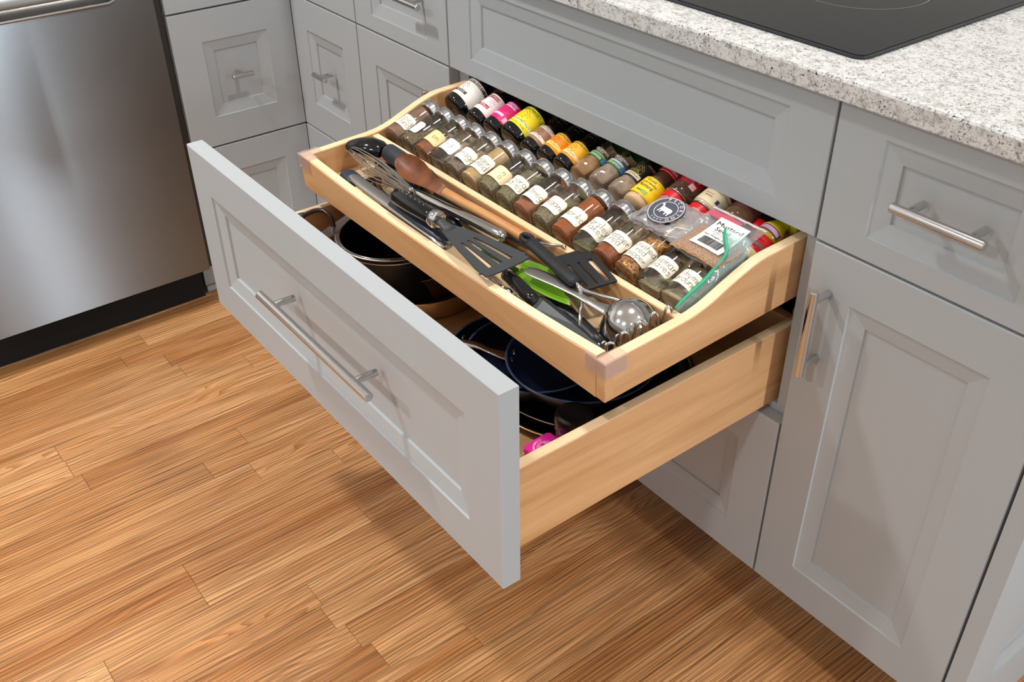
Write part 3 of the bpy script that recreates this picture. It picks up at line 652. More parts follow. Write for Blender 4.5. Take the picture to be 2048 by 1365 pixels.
dark_bottle('dark bottle with bright pink label in the second row', .1875, .0212, .078, PK,
  [('band', -.30, .80, .0620, .0735, (232, 176, 212)), ('text', 'NIELSEN·MASSEY', .0072, .12, .0680, .8, (120, 20, 110)), ('band', -.95, .55, .0270, .0345, (234, 190, 216)), ('ring', .40, .0500, .0042, (150, 20, 80)), ('band', 1.02, 1.42, .0380, .0490, (60, 110, 120)), ('band', .75, 1.35, .0185, .0330, (234, 180, 210))])
dark_bottle('dark bottle with bright yellow lemon extract label in the second row', .2395, .0250, .078, YL,
  [('text', 'NIELSEN·MASSEY', .0084, .10, .0700, .92, DKT), ('band', -1.6, 1.6, .0650, .0654, DKT), ('band', -1.3, 1.3, .0350, .0645, (236, 206, 24)), ('ring', .05, .0505, .0072, DKT), ('band', -1.75, 1.75, .0270, .0345, (240, 236, 168)), ('text', 'PURE LEMON EXTRACT', .0048, .34, .0308, .92, DKT), ('text', '4 FL OZ (118 ml)', .0052, .32, .0205, .95, (150, 130, 20))])
dark_bottle('slim dark bottle with brown label and cream panels beside the lemon extract', .2860, .0196, .070, (150, 110, 84),
  [('band', -1.0, 1.15, .0575, .0665, CRM), ('text', 'NIELSEN·MASSEY', .0066, .12, .0620, .82, DKT), ('ring', .0, .0460, .0045, (84, 56, 40)), ('band', -1.2, 1.2, .0235, .0330, CRM), ('text', 'PURE EXTRACT', .0040, .25, .0285, .85, DKT)], s0=.0135)
for xx, wh in ((.3270, 'deep orange'), (.3672, 'light orange')):
    dark_bottle('slim dark bottle with %s label, %s of the two orange extracts' % (wh, 'left' if xx < .34 else 'right'), xx, .0196, .070, OR if xx < .34 else (246, 180, 60),
     [('band', -1.2, 1.3, .0580, .0680, (246, 190, 40)), ('text', 'NIELSEN·MASSEY', .0068, .12, .0625, .82, DKT), ('band', -1.2, 1.3, .0345, .0575, (226, 130, 16) if xx < .34 else (244, 172, 44)), ('ring', -.05, .0465, .0046, (110, 60, 14)), ('band', -1.3, 1.3, .0220, .0320, (246, 206, 120) if xx < .34 else (248, 214, 160)), ('text', 'EXTRACT', .0046, .36, .0270, .9, DKT), ('band', -.9, .95, .0150, .0200, (232, 132, 30))], s0=.0135)
# clear bottles with a faceted foot
M_POW = [spice('pale_coriander', (172, 134, 96), (146, 108, 72), 70), spice('grey_cardamom', (166, 146, 130), (138, 118, 102), 90), spice('beige_cardamom', (168, 148, 130), (140, 120, 100), 90)]
def faceted(mb, prof, seg=8, blend=None, off=0):
    rings = []
    for r, z, f in prof:       # f: 0 round .. 1 faceted
        R = []
        for q in range(48):
            t = 2*PI*q/48; k = math.cos(PI/seg)/math.cos(((t+PI/seg) % (2*PI/seg))-PI/seg); R.append((r*(1-f+f*k)*math.cos(t), r*(1-f+f*k)*math.sin(t), z))
        rings.append(R)
    return mb.loft(rings, False)
def clear_bottle(label, x, r, m, band, bandtext, capm, extra, fill=.09):
    b = thing('spice_bottle', label, 'bottle', row2M(x, r), 'clear plastic spice bottles in the second row')
    k = .80
    faceted(MB(), [(.001, .001, 0), (r*.80, .0, .4), (r*.92, .002, 1), (r*1.0, .012, 1), (r*1.02, .0205, .5), (r*.90, .0260, 0), (r*.88, .0275, 0), (r*.88, .0830, 0), (r*.80, .086, 0)], 6).build('bottle_wall', M_GLASS, b, smooth=True)
    faceted(MB(), [(.001, .003, 0), (r*.76, .0025, .4), (r*.88, .004, 1), (r*.95, .012, 1), (r*.97, .0200, .5), (r*.85, .0260, 0), (r*.83, .0275, 0), (r*.83, fill*k, 0), (.001, fill*k, 0)], 6).build('spice', m, b, smooth=True)
    MB().lathe([(r*.70, .0850), (r*.90, .0860), (r*.93, .0875), (r*.93, .1070), (r*.86, .1085), (0, .1085)], 30).build('cap', capm, b, auto=SHARP)
    la = MB().patch(r*.88+.0003, -1.6, 1.7, band[0]*k, band[1]*k, 24).build('label', mat('paper_%d_%d_%d' % band[2], band[2], .5), b, smooth=True)
    prints(la, r*.88+.0003, extra, k, 0, .92); return b
GR = (52, 112, 40); M_GCAP = mat('dark_green_cap', (24, 84, 34), .35)
clear_bottle('clear bottle of tan coriander with green label band, right of the orange extracts', .4080, .0205, M_POW[0], (.0440, .0530, GR), '', M_GCAP,
  [('text', 'CORIANDER', .0062, .10, .0485, .85, (236, 240, 230)), ('band', -1.2, 1.6, .0534, .0575, (120, 170, 110)), ('text', 'McCormick', .0070, .32, .0655, .9, (236, 236, 234)), ('text', 'ORGANIC', .0034, .2, .0607, 1, (236, 236, 234)), ('band', .95, 1.5, .0450, .0560, (90, 140, 190))], fill=.070)
clear_bottle('clear bottle of grey cardamom with green and pale blue label bands and green cap', .4490, .0210, M_POW[1], (.0440, .0530, GR), '', M_GCAP,
  [('text', 'CARDAMOM', .0064, .14, .0485, .85, (236, 240, 230)), ('band', -1.2, 1.6, .0534, .0580, (176, 196, 216)), ('text', 'McCormick', .0072, .36, .0665, .9, (236, 236, 234)), ('text', 'GOURMET', .0034, .2, .0612, 1, (236, 236, 234)), ('band', .95, 1.5, .0450, .0580, (84, 130, 190))], fill=.072)
clear_bottle('clear bottle of beige cardamom with black label and cream panel, beside the yellow mustard', .4905, .0205, M_POW[2], (.0390, .0790, (22, 20, 18)), '', mat('olive_black_cap', (40, 40, 34), .3),
  [('band', -.75, .95, .0430, .0520, (226, 212, 176)), ('text', 'CARDAMOM', .0046, .18, .0462, .9, DKT), ('text', 'ORGANIC', .0030, .12, .0498, .9, DKT), ('ring', .18, .0650, .0050, (206, 180, 40)), ('band', -.5, .45, .0540, .0590, (96, 78, 20))], fill=.078)
# mustard bottle: yellow label, dark glass neck part with a red band
b = thing('mustard_bottle', 'mustard powder bottle with yellow label and red neck band', 'bottle', row2M(.5335, .0225, .262), 'shop spice bottles at the right of the second row'); r = .0225
MB().lathe([(0, .001), (r*.8, 0), (r*.95, .002), (r, .006), (r, .050), (r*.93, .055), (r*.86, .058), (r*.86, .093), (r*.80, .096), (r*.78, .0975)], 36).build('bottle_wall', M_GLASS, b, smooth=True)
MB().lathe([(0, .003), (r*.9, .003), (r*.95, .007), (r*.95, .016), (0, .016)], 30).build('mustard_powder', mat('mustard_powder', (226, 186, 140), .8), b, smooth=True)
MB().lathe([(0, .0165), (r*.94, .0165), (r*.94, .049), (r*.80, .057), (r*.80, .092), (0, .092)], 30).build('dark_contents', mat('brown_contents', (92, 54, 40), .5), b, smooth=True)
MB().lathe([(r*.80, .0960), (r*.95, .0968), (r*.95, .1085), (0, .1085)], 30).build('cap', mat('frosted_grey_cap', (150, 140, 134), .3), b, auto=SHARP)
la = MB().patch(r+.0003, -1.7, 1.7, .0120, .0475, 28).build('label', mat('paper_mustard', (240, 196, 22), .5), b, smooth=True)
prints(la, r+.0003, [('text', 'Ground', .0064, .16, .0565, .9, DKT), ('text', 'Double Superfine', .0062, .16, .0490, .78, DKT), ('text', 'Mustard', .0100, .12, .0400, .9, DKT), ('band', -1.7, 1.7, .0606, .0610, DKT), ('band', -1.7, 1.7, .0180, .0184, DKT), ('band', -.15, .30, .0235, .0275, (90, 130, 60)), ('band', .22, .62, .0215, .0300, (140, 170, 80)), ('band', -.50, -.22, .0255, .0290, (226, 210, 60))], .745, -.0010, .86)
lb = MB().patch(r*.86+.0003, -1.6, 1.7, .0690, .0840, 24).build('neck_label', mat('paper_red', (190, 22, 34), .45), b, smooth=True)
prints(lb, r*.86+.0003, [('text', 'McCormick', .0078, .20, .0895, .9, (244, 240, 236)), ('band', -1.6, 1.7, .0835, .0838, (244, 220, 210)), ('band', -1.6, 1.7, .0965, .0968, (244, 220, 210))], .94, -.125)
# bottles lying cap first
M_RED = mat('red_plastic_cap', (196, 18, 26), .35); M_RIM = mat('silver_rim', (150, 146, 144), .25, 1)
def cap_first(name, label, x, r, wallm, body, L, la, items, y=.288, dz=.006, rim=M_RIM, capm=M_RED):
    b = thing(name, label, 'bottle', row2M(x, r, y, dz), 'shop spice bottles at the right of the second row')
    MB().lathe([(0, .0), (r*.82, 0), (r*.90, .0015), (r*.90, .0130), (r*.80, .0135)], 32).build('cap', capm, b, auto=SHARP)
    MB().lathe([(r*.80, .0134), (r*.97, .0134), (r*1.0, .0146), (r*.97, .0160), (r*.94, .0164)], 32).build('rim', rim, b, smooth=True)
    MB().lathe([(r*.90, .0160), (r*.98, .0190), (r, .023), (r, L-.004), (r*.92, L), (0, L)], 32).build('bottle_wall', wallm, b, smooth=True)
    p = MB().patch(r+.0003, la[0], la[1], la[2], la[3], 20, la[5] if len(la) > 5 else 0).build('label', mat('paper_%d_%d_%d' % la[4], la[4], .5), b, smooth=True)
    prints(p, r+.0003, items); return b
M_BROWNG = mat('brown_spice_in_bottle', (84, 54, 40), .12, noise=(200, (64, 38, 28), 3, .4, .6))
cap_first('clove_bottle', 'brown bottle with dark red cloves label, red cap turned to the front', .5790, .0215, M_BROWNG, 0, .098, (-.5, 1.25, .034, .074, (150, 16, 30), .008),
  [('text', 'CLOVES', .0086, .36, .0480, .82, (244, 236, 232)), ('text', 'GROUND', .0036, .28, .0418, 1, (226, 150, 150)), ('band', .25, .85, .0640, .0720, (40, 50, 110)), ('band', .55, 1.0, .0300, .0390, (222, 170, 170))])
cap_first('spice_bottle', 'bottle with cream and yellow label and a red cap, beside the cloves', .6290, .0220, mat('cream_bottle', (196, 176, 140), .2), 0, .100, (-1.6, 1.7, .020, .090, (226, 212, 176)),
  [('band', -1.6, .7, .062, .082, (240, 198, 30)), ('band', .95, 1.5, .050, .078, (150, 20, 34)), ('band', -.2, .35, .030, .0312, (170, 70, 60)), ('band', -.3, .30, .0345, .0357, (190, 150, 120)), ('band', .72, .95, .0260, .0330, (44, 50, 100)), ('text', 'McCormick', .0040, 1.25, .044, .8, (80, 60, 40))], y=.287)
cap_first('spice_bottle', 'grey rimmed bottle with red cap lying beneath the mustard seed bag', .6790, .0215, mat('brown_bottle', (92, 62, 40), .15), 0, .095, (-1.0, 1.4, .030, .070, (80, 40, 30)), [('band', -.8, .2, .040, .05, (150, 120, 60))], y=.292, rim=mat('grey_rim', (96, 94, 96), .3))
# lemon and lime juice bottles near the right wall
b = thing('juice_bottle', 'small yellow green juice bottle with flared neck behind the red capped bottle', 'bottle', row2M(.7275, .0165, .312, .004))
M_YB = mat('yellow_bottle_plastic', (186, 170, 30), .15, spec=.6)
MB().lathe([(0, 0), (.0140, 0), (.0165, .004), (.0165, .020), (.0120, .030), (.0100, .034), (.0105, .040), (.0128, .044), (.0128, .050), (.0100, .052), (.0100, .058), (0, .058)], 28).build('body', M_YB, b, smooth=True)
la = MB().patch(.0168, -1.2, 1.4, .006, .018, 18).build('label', mat('paper_plum', (110, 60, 80), .4), b, smooth=True); prints(la, .0168, [('band', -1.0, 1.2, .0085, .0150, (196, 160, 190)), ('band', -1.2, 1.4, .0165, .018, (236, 190, 60))])
b = thing('juice_bottle', 'yellow printed bottle half hidden at the tray corner by the false front', 'bottle', row2M(.7340, .0150, .352, .004))
MB().lathe([(0, 0), (.0130, 0), (.0150, .003), (.0150, .05), (.010, .06), (0, .062)], 26).build('body', mat('yellow_can', (206, 196, 26), .3), b, smooth=True)
la = MB().patch(.0153, -1.2, 1.4, .004, .040, 18).build('label', mat('paper_yellow', (222, 208, 30), .4), b, smooth=True); prints(la, .0153, [('band', -.8+.28*k, -.65+.28*k, .006, .0075, DKT) for k in range(7)])
b = thing('red_bottle', 'red bottle with grey band and cream base against the right tray wall', 'bottle', row2M(.7330, .0180, .2660, .004))
MB().lathe([(0, 0), (.0150, 0), (.0180, .003), (.0180, .0160)], 28).build('cream_base', mat('cream_base', (238, 220, 160), .4), b, smooth=True)
MB().lathe([(.0180, .0160), (.0182, .0165), (.0182, .0235), (.0176, .0240)], 28).build('lower_band', M_RED, b, smooth=True)
MB().lathe([(.0176, .0240), (.0176, .0285)], 28).build('grey_band', mat('grey_rim', (96, 94, 96), .3), b, smooth=True)
MB().lathe([(.0176, .0285), (.0182, .0290), (.0182, .0420), (.0150, .0450), (0, .0455)], 28).build('upper_cap', M_RED, b, smooth=True)
b = thing('red_capped_bottle', 'dark bottle with rounded red cap behind the mustard seed bag', 'bottle', row2M(.7060, .0135, .318, .004))
MB().lathe([(0, 0), (.0080, .0005), (.0115, .003), (.0130, .008), (.0130, .018), (.0120, .019)], 26).build('cap', M_RED, b, smooth=True)
MB().lathe([(.0120, .019), (.0145, .026), (.0145, .07), (0, .071)], 26).build('glass', M_AMBER, b, smooth=True)
# dark bottles lying across the last step, in the shade under the false front
for k, (xx, yy) in enumerate(((.150, .4040), (.270, .4060), (.395, .4050))):
    M = TM4 @ Matrix.Translation((xx, yy, .0690+.0155)) @ Matrix.Rotation(PI/2, 4, 'Y')
    b = thing('extract_bottle', 'dark bottle lying crosswise on the last step, %s of three' % ('leftmost', 'middle', 'rightmost')[k], 'bottle', M, 'dark bottles lying across the last step')
    MB().lathe([(0, 0), (.0130, 0), (.0150, .004), (.0150, .060), (.0090, .074), (.0085, .080)], 26).build('glass', M_AMBER, b, smooth=True)
    MB().lathe([(.0100, .0795), (.0106, .080), (.0106, .096), (0, .097)], 22).build('cap', M_BLACKG, b, auto=SHARP)
# ================================================================ utensils in the front compartment (tray coordinates)
def ut(name, label, cat, base, group=None):
    t = thing(name, label, cat, TM4 @ Matrix.Translation(base), group); return t, base
def grid_fn(o, du, dv, n, bend=None, taper=None):
    """plate frame: origin o, u across (du), v along (dv), bending offset along n"""
    o, du, dv, n = Vector(o), Vector(du), Vector(dv), Vector(n).normalized()
    def f(u, v):
        k = taper(v) if taper else 1
        return o+du*(u*k)+dv*v+n*(bend(u, v) if bend else 0), n
    return f
# --- tongs (left, against the front board)
t, B = ut('kitchen_tongs', 'steel tongs with navy rubber grips lying along the front board of the tray', 'tongs', (.28, .028, .0110))
Y0_, ZA = .0268, .0440
MB().tube([(.1160, .0320, ZA), (.1200, .0318, ZA+.001), (.1290, .0312, ZA+.002), (.1450, .0300, ZA+.002), (.1550, .0294, ZA+.001), (.1590, .0290, ZA)], [.0040, .0110, .0142, .0146, .0126, .0075], 18, flat=.66).build('end_cap', M_NAVY, t, B, smooth=True)
MB().tube([(.1330, .0300, ZA+.0085), (.1460, .0296, ZA+.0085), (.1600, .0290, ZA+.0080), (.19, .0280, ZA+.0070), (.29, Y0_, ZA+.0050), (.38, Y0_, ZA+.0020), (.4130, Y0_, ZA)], [.0056, .0076, .0106, .0108, .0104, .0102, .0100], 14, flat=[.4, .4, .46, .46, .46, .46, .46]).build('upper_arm', M_STEELM, t, B, smooth=True)
MB().tube([(.2620, .0285, ZA+.0090), (.2690, .0285, ZA+.0105), (.295, .0285, ZA+.0105), (.35, .0285, ZA+.0085), (.3980, .0285, ZA+.0060), (.4070, .0285, ZA+.0040)], [.0036, .0096, .0104, .0104, .0088, .0046], 16, flat=.56).build('grip', M_NAVY, t, B, smooth=True)
MB().tube([(.1600, .0250, .0270), (.20, .0245, .0265), (.30, .0245, .0240), (.40, .0245, .0220)], [.0075, .0078, .0078, .0078], 12, flat=.4).build('lower_arm', M_STEELM, t, B, smooth=True)
MB().tube([(.2200, .0250, .0300), (.2300, .0250, .0310), (.32, .0250, .0290), (.38, .0250, .0270)], [.0030, .0072, .0072, .0044], 12, flat=.5).build('grip', mat('blue_black_rubber', (30, 50, 84), .4), t, B, smooth=True)
# --- black oval headed opener
t, B = ut('jar_opener', 'glossy black oval tool head on a dark cylindrical grip, top left of tray', 'kitchen tool', (.12, .11, .0110))
MB().tube([(.0520, .0720, .0560), (.0570, .0770, .0570), (.0720, .0890, .0580), (.0900, .1000, .0585), (.1040, .1085, .0570), (.1090, .1115, .0560)], [.0036, .0120, .0190, .0208, .0176, .0110], 22, flat=.74, smooth=3).build('head', M_BLACKG, t, B, smooth=True)
MB().tube([(.0585, .0680, .0540), (.0660, .0780, .0520), (.0800, .0920, .0510), (.0960, .1050, .0500)], [.0030, .0080, .0110, .0090], 14, flat=.30).build('steel_edge', M_STEEL, t, B, smooth=True)
MB().tube([(.1070, .1105, .0560), (.1140, .1130, .0555), (.1210, .1140, .0545)], [.0075, .0050, .0085], 12, flat=.8).build('neck', M_BLACKP, t, B, smooth=True)
mb = MB(); mb.loft([[(.1050, .1190, z), (.1180, .1225, z), (.1200, .1275, z), (.1080, .1280, z)] for z in (.0560, .0630)]); mb.build('tab', M_BLACKP, t, B, bevel=.001)
MB().tube([(.1190, .1140, .0560), (.1198, .1140, .0560), (.1215, .1140, .0560), (.1226, .1140, .0560), (.1240, .1140, .0560), (.1550, .1140, .0550), (.2050, .1140, .0535), (.2310, .1140, .0525), (.2400, .1140, .0520), (.2430, .1140, .0520)], [.0085, .0142, .0146, .0136, .0148, .0148, .0144, .0140, .0122, .0060], 20).build('grip', mat('dark_slate_rubber', (42, 46, 52), .5), t, B, smooth=True)
MB().tube([(.1000, .0990, .0340), (.1180, .1040, .0330), (.1500, .1090, .0300), (.2100, .1120, .0270)], [.0050, .0080, .0090, .0070], 12).build('lower_grip', M_BLACKP, t, B, smooth=True)
# --- balloon whisk with polished tube handle
t, B = ut('balloon_whisk', 'balloon whisk with thin steel wires and a polished steel tube handle', 'whisk', (.26, .08, .0110))
tip, nk = Vector((.0640, .0700, .0600)), Vector((.2550, .0785, .0480)); ax = (nk-tip).normalized(); s1 = ax.cross(Vector((0, 0, 1))).normalized(); s2 = s1.cross(ax)
for k in range(5):
    a = PI*k/5+.2; d = s1*math.cos(a)+s2*math.sin(a)*.80; pts = []
    for q in range(25):
        u = q/24; ss = abs(2*u-1); sg = 1 if u < .5 else -1       # from handle, round the tip, back
        L = 1-ss; wdt = .0120*math.sin(PI*min(1, .04+.96*(1-L)**.75))**.8 if L < .995 else 0
        pts.append(nk-ax*((nk-tip).length*L)+d*(sg*max(wdt, .0016 if L < .9 else 0)))
    MB().tube(pts, .00075, 6).build('wire_loop', M_STEEL, t, B, smooth=True)
MB().tube([(.2500, .0780, .0485), (.2540, .0784, .0482), (.2620, .0790, .0478), (.28, .0800, .0475), (.36, .0880, .0475), (.43, .0945, .0480), (.4450, .0960, .0484), (.4490, .0964, .0485)], [.0030, .0056, .0072, .0082, .0090, .0094, .0094, .0078], 20).build('tube_handle', M_STEEL, t, B, smooth=True)
MB().tube([(.4470, .0962, .0484), (.4530, .0967, .0486)], [.0060, .0054], 16).build('end_plug', M_STEELM, t, B, smooth=True)
# --- small ball whisk beneath it
t, B = ut('small_whisk', 'small wire whisk with curled loops, lying under the balloon whisk', 'whisk', (.15, .08, .0110))
tip, nk = Vector((.1060, .0800, .0400)), Vector((.2380, .0790, .0400)); ax = (nk-tip).normalized(); s1 = ax.cross(Vector((0, 0, 1))).normalized(); s2 = s1.cross(ax)
for k in range(8):
    a = 2*PI*k/8; d = s1*math.cos(a)+s2*math.sin(a); e = s1*math.cos(a+.9)+s2*math.sin(a+.9)
    pts = [nk, nk-ax*.04+d*.0075, nk-ax*.085+d*.0160, nk-ax*.116+d*.0190, nk-ax*.127+d*.0150+e*.003, nk-ax*.129+d*.0080+e*.006, nk-ax*.120+d*.004+e*.005]
    MB().tube(pts, .0009, 6, smooth=4).build('wire', M_STEEL, t, B, smooth=True)
MB().tube([tuple(nk), (.250, .0770, .0390), (.34, .0700, .0330), (.355, .0690, .0330)], [.0035, .0070, .0080, .0040], 14).build('handle', M_BLACKP, t, B, smooth=True)
# --- measuring spoons under the whisks
t, B = ut('measuring_spoon', 'round black measuring spoon with a copper shine, under the whisk wires', 'spoon', (.12, .075, .0110))
MB().lathe([(.0005, .0010), (.0085, .0030), (.0125, .0075), (.0135, .0125), (.0142, .0125), (.0132, .0070), (.0090, .0015), (.0005, -.0005)], 24, Matrix.Translation((.1320, .0720, .0120))).build('bowl', mat('copper_black', (64, 44, 36), .2, .7), t, B, smooth=True)
MB().tube([(.1450, .0720, .0240), (.17, .0640, .0230), (.225, .0560, .0200)], [.0045, .0040, .0055], 10, flat=.3).build('handle', M_STEEL, t, B, smooth=True)
# --- wooden spoon
t, B = ut('wooden_spoon', 'wooden spoon with dark stained bowl, lying against the divider', 'spoon', (.30, .11, .0110))
M_SPN = mat('stained_spoon_wood', (196, 146, 92), .45, noise=(9, (176, 120, 68), 4, .3, .7))
M_SPB = mat('dark_spoon_wood', (128, 72, 34), .45, noise=(30, (84, 42, 18), 4, .35, .65))
o0, o1 = Vector((.1850, .0900, .0780)), Vector((.3200, .0900, .0690)); sec = []
def spoon_ring(c, d, wd, dep, hol, upv=(0, 0, 1)):
    d = d.normalized(); sd = d.cross(Vector(upv)).normalized(); n = sd.cross(d)
    R = []
    for q in range(24):
        t = 2*PI*q/24; u = math.cos(t); z = math.sin(t)
        zz = -dep*abs(z) if z < 0 else (-hol*(1-u*u)*1.0 if hol else dep*.5*z)
        R.append(c+sd*(wd*u)+n*zz)
    return R
d = o1-o0
sec = [spoon_ring(o0+d*u, d, wd*1.12, dp, h, (.15, -.62, .8)) for u, wd, dp, h in ((0, .0012, .001, .0005), (.02, .0060, .004, .002), (.06, .0105, .007, .004), (.15, .0152, .010, .007), (.28, .0178, .011, .0085), (.42, .0170, .0105, .0080), (.56, .0136, .0095, .0055), (.70, .0104, .0085, .0028), (.85, .0082, .0075, .0008), (1.0, .0070, .0064, 0))]
MB().loft(sec).build('bowl', M_SPB, t, B, smooth=True)
MB().tube([tuple(o0+d*.97), (.350, .0985, .0620), (.37, .1080, .0550), (.40, .1170, .0480), (.45, .1210, .0450), (.478, .1228, .0430), (.4830, .1232, .0428)], [.0076, .0074, .0074, .0076, .0078, .0074, .0036], 16, flat=.92).build('handle', M_SPN, t, B, smooth=True)
# --- slotted turner with steel collar (fan head over the front board)
t, B = ut('slotted_turner', 'black nylon slotted turner with steel collar, its fan head resting over the front board', 'spatula', (.40, .03, .0110))
MB().tube([(.2790, .0270, .0700), (.2820, .0268, .0710), (.2900, .0268, .0720), (.3300, .0275, .0740), (.3700, .0290, .0745), (.3800, .0292, .0745)], [.0070, .0108, .0130, .0134, .0124, .0116], 18, flat=.9).build('handle', M_BLACKG, t, B, smooth=True)
MB().tube([(.2832, .0270, .0775), (.2850, .0270, .0818), (.2870, .0270, .0826)], [.0042, .0042, .0030], 12, up=(1, 0, 0)).build('hang_hole', M_DARK, t, B, smooth=True)
for k in range(6): MB().tube([(.3000+.011*k, .0290, .0868), (.3035+.011*k, .0270, .0869)], .0005, 5).build('grip_mark', mat('pale_grip_mark', (140, 150, 160), .4), t, B)
MB().tube([(.3780, .0291, .0746), (.3790, .0291, .0746), (.3900, .0294, .0748), (.3910, .0294, .0748)], [.0122, .0134, .0134, .0118], 22).build('collar', M_STEEL, t, B, smooth=True)
MB().tube([(.3900, .0294, .0746), (.3980, .0300, .0738), (.4080, .0308, .0725), (.4180, .0314, .0712)], [.0062, .0068, .0082, .0100], 14, flat=[.8, .7, .45, .22]).build('neck', M_NYLON, t, B, smooth=True)
hw0, hw1 = .0095, .0390
us = [-1+2*i/22 for i in range(23)]; vs_ = [i/26 for i in range(27)]
def maskA(i, j):
    u = (us[i]+us[i+1])/2; v = (vs_[j]+vs_[j+1])/2
    for c in (-.45, .0, .45):
        if abs(u-c) < (.10 if c else .09) and .34 < v < .90: return False
    if v > .92 and abs(u) > .92: return False
    return True
fA = grid_fn((.4100, .0310, .0722), (-.10*0, 1, 0), (.1320, .0045, -.0030), (0, 0, 1), bend=lambda u, v: -.004*max(0, v-.1)**2+.002*u*u*v, taper=lambda v: hw0+(hw1-hw0)*(v**.8) if v < .9 else hw1)
MB().plate(us, vs_, maskA, fA, .0022).build('head', M_NYLON, t, B, auto=.9)
# --- second slotted turner with wire shank
t, B = ut('slotted_turner', 'black slotted turner with a bent steel shank, square head lying over the divider', 'spatula', (.50, .13, .0110))
MB().tube([(.2500, .1135, .0310), (.2600, .1140, .0320), (.33, .1180, .0320), (.42, .1200, .0330), (.4800, .1200, .0390), (.4900, .1200, .0400)], [.0040, .0076, .0080, .0078, .0080, .0060], 14, flat=.8).build('handle', M_BLACKP, t, B, smooth=True)
MB().tube([(.4870, .1210, .0440), (.4930, .1215, .0480), (.4990, .1218, .0490)], [.0070, .0085, .0060], 12, flat=.8).build('knob', M_BLACKP, t, B, smooth=True)
MB().tube([(.4980, .1225, .0500), (.5120, .1250, .0525), (.5240, .1300, .0545), (.5330, .1325, .0560), (.5420, .1315, .0590)], [.0030, .0022, .0022, .0022, .0028], 10, smooth=4).build('shank', M_STEEL, t, B, smooth=True)
us2 = [-1+2*i/18 for i in range(19)]; vs2 = [i/16 for i in range(17)]
def maskB(i, j):
    u = (us2[i]+us2[i+1])/2; v = (vs2[j]+vs2[j+1])/2
    for c in (-.30, .17, .64):
        if abs(u-c) < .095 and .30 < v < .93: return False
    if v < .10 and u > .80: return False
    return True
fB = grid_fn((.5515, .1245, .0600), (.0205*.5, .0290, .0030), (.0880, -.0250, -.0030), (0, 0, 1), bend=lambda u, v: -.004*(1-v)**2-.003*max(0, v-.9)*10*.3, taper=lambda v: 1.0 if v > .14 else .72+2*v)
MB().plate(us2, vs2, maskB, fB, .0024).build('head', mat('black_nylon_dark', (30, 31, 34), .45), t, B, auto=.9)
# --- potato masher: holed handle, two bowed shanks, zigzag wire foot
t, B = ut('potato_masher', 'potato masher with holed black handle and zigzag steel wire foot in the right corner', 'masher', (.62, .08, .0110))
hd = MB(); P0, P1 = Vector((.4930, .0985, .0680)), Vector((.6330, .0745, .0700)); d = P1-P0
hd.tube([P0+d*u for u in (.155, .20, .35, .60, .85, .97, 1.0)], [.0098, .0098, .0096, .0096, .0098, .0094, .0070], 16, flat=.72)
hd.build('handle', mat('ribbed_black_grip', (22, 24, 28), .5, bump=.35, bscale=900), t, B, smooth=True)
eye = MB(); ctr = P0+d*.085; dn = d.normalized(); sd = Vector((0, 0, 1)).cross(dn).normalized(); up_ = dn.cross(sd)
R_ = []
for q in range(28):
    a = 2*PI*q/28; rr = 1
    c = ctr+dn*(.0115*math.cos(a))+sd*(.0066*math.sin(a)); o_ = (dn*(math.cos(a)*.6)+sd*math.sin(a)).normalized()
    R_.append([c+o_*(.0036*math.cos(b))+up_*(.0062*math.sin(b)) for b in [2*PI*k/8 for k in range(8)]])
eye.loft(R_+[R_[0]], cap=False).build('hanging_eye', mat('ribbed_black_grip', (22, 24, 28)), t, B, smooth=True)
MB().tube([tuple(P1), (.6420, .0725, .0660), (.6480, .0700, .0560), (.6530, .0640, .0420), (.6680, .0500, .0330), (.6950, .0330, .0300), (.7250, .0230, .0330), (.7330, .0215, .0400)], .0026, 10, smooth=6).build('shank', M_STEEL, t, B, smooth=True)
MB().tube([tuple(P1), (.6450, .0760, .0650), (.6600, .0900, .0580), (.6850, .1080, .0520), (.7150, .1140, .0450), (.7330, .1120, .0420)], .0026, 10, smooth=6).build('shank', M_STEEL, t, B, smooth=True)
zz = []; hh = (.0560, .0600, .0640, .0660, .0640)
for k in range(5):
    y = .0270+.0240*k
    zz += [(.7370, y, .030), (.7385, y+.001, .052), (.7400, y+.0040, hh[k]), (.7420, y+.0085, hh[k]), (.7440, y+.0110, .052), (.7440, y+.0118, .030)]
    if k < 4: zz += [(.7435, y+.0155, .024), (.7390, y+.0205, .024)]
MB().tube(zz, .0020, 8, smooth=3, up=(1, 0, 0)).build('wire_foot', M_STEEL, t, B, smooth=True)
zz = []
for k in range(4):
    y = .0350+.0225*k
    zz += [(.7220, y, .024), (.7220, y, .036), (.7230, y+.0030, .0440), (.7235, y+.0070, .0440), (.7240, y+.0095, .036), (.7240, y+.0100, .024)]
    if k < 3: zz += [(.7240, y+.0140, .019), (.7220, y+.0190, .019)]
MB().tube(zz, .0014, 8, smooth=3, up=(1, 0, 0)).build('wire_foot', M_STEEL, t, B, smooth=True)
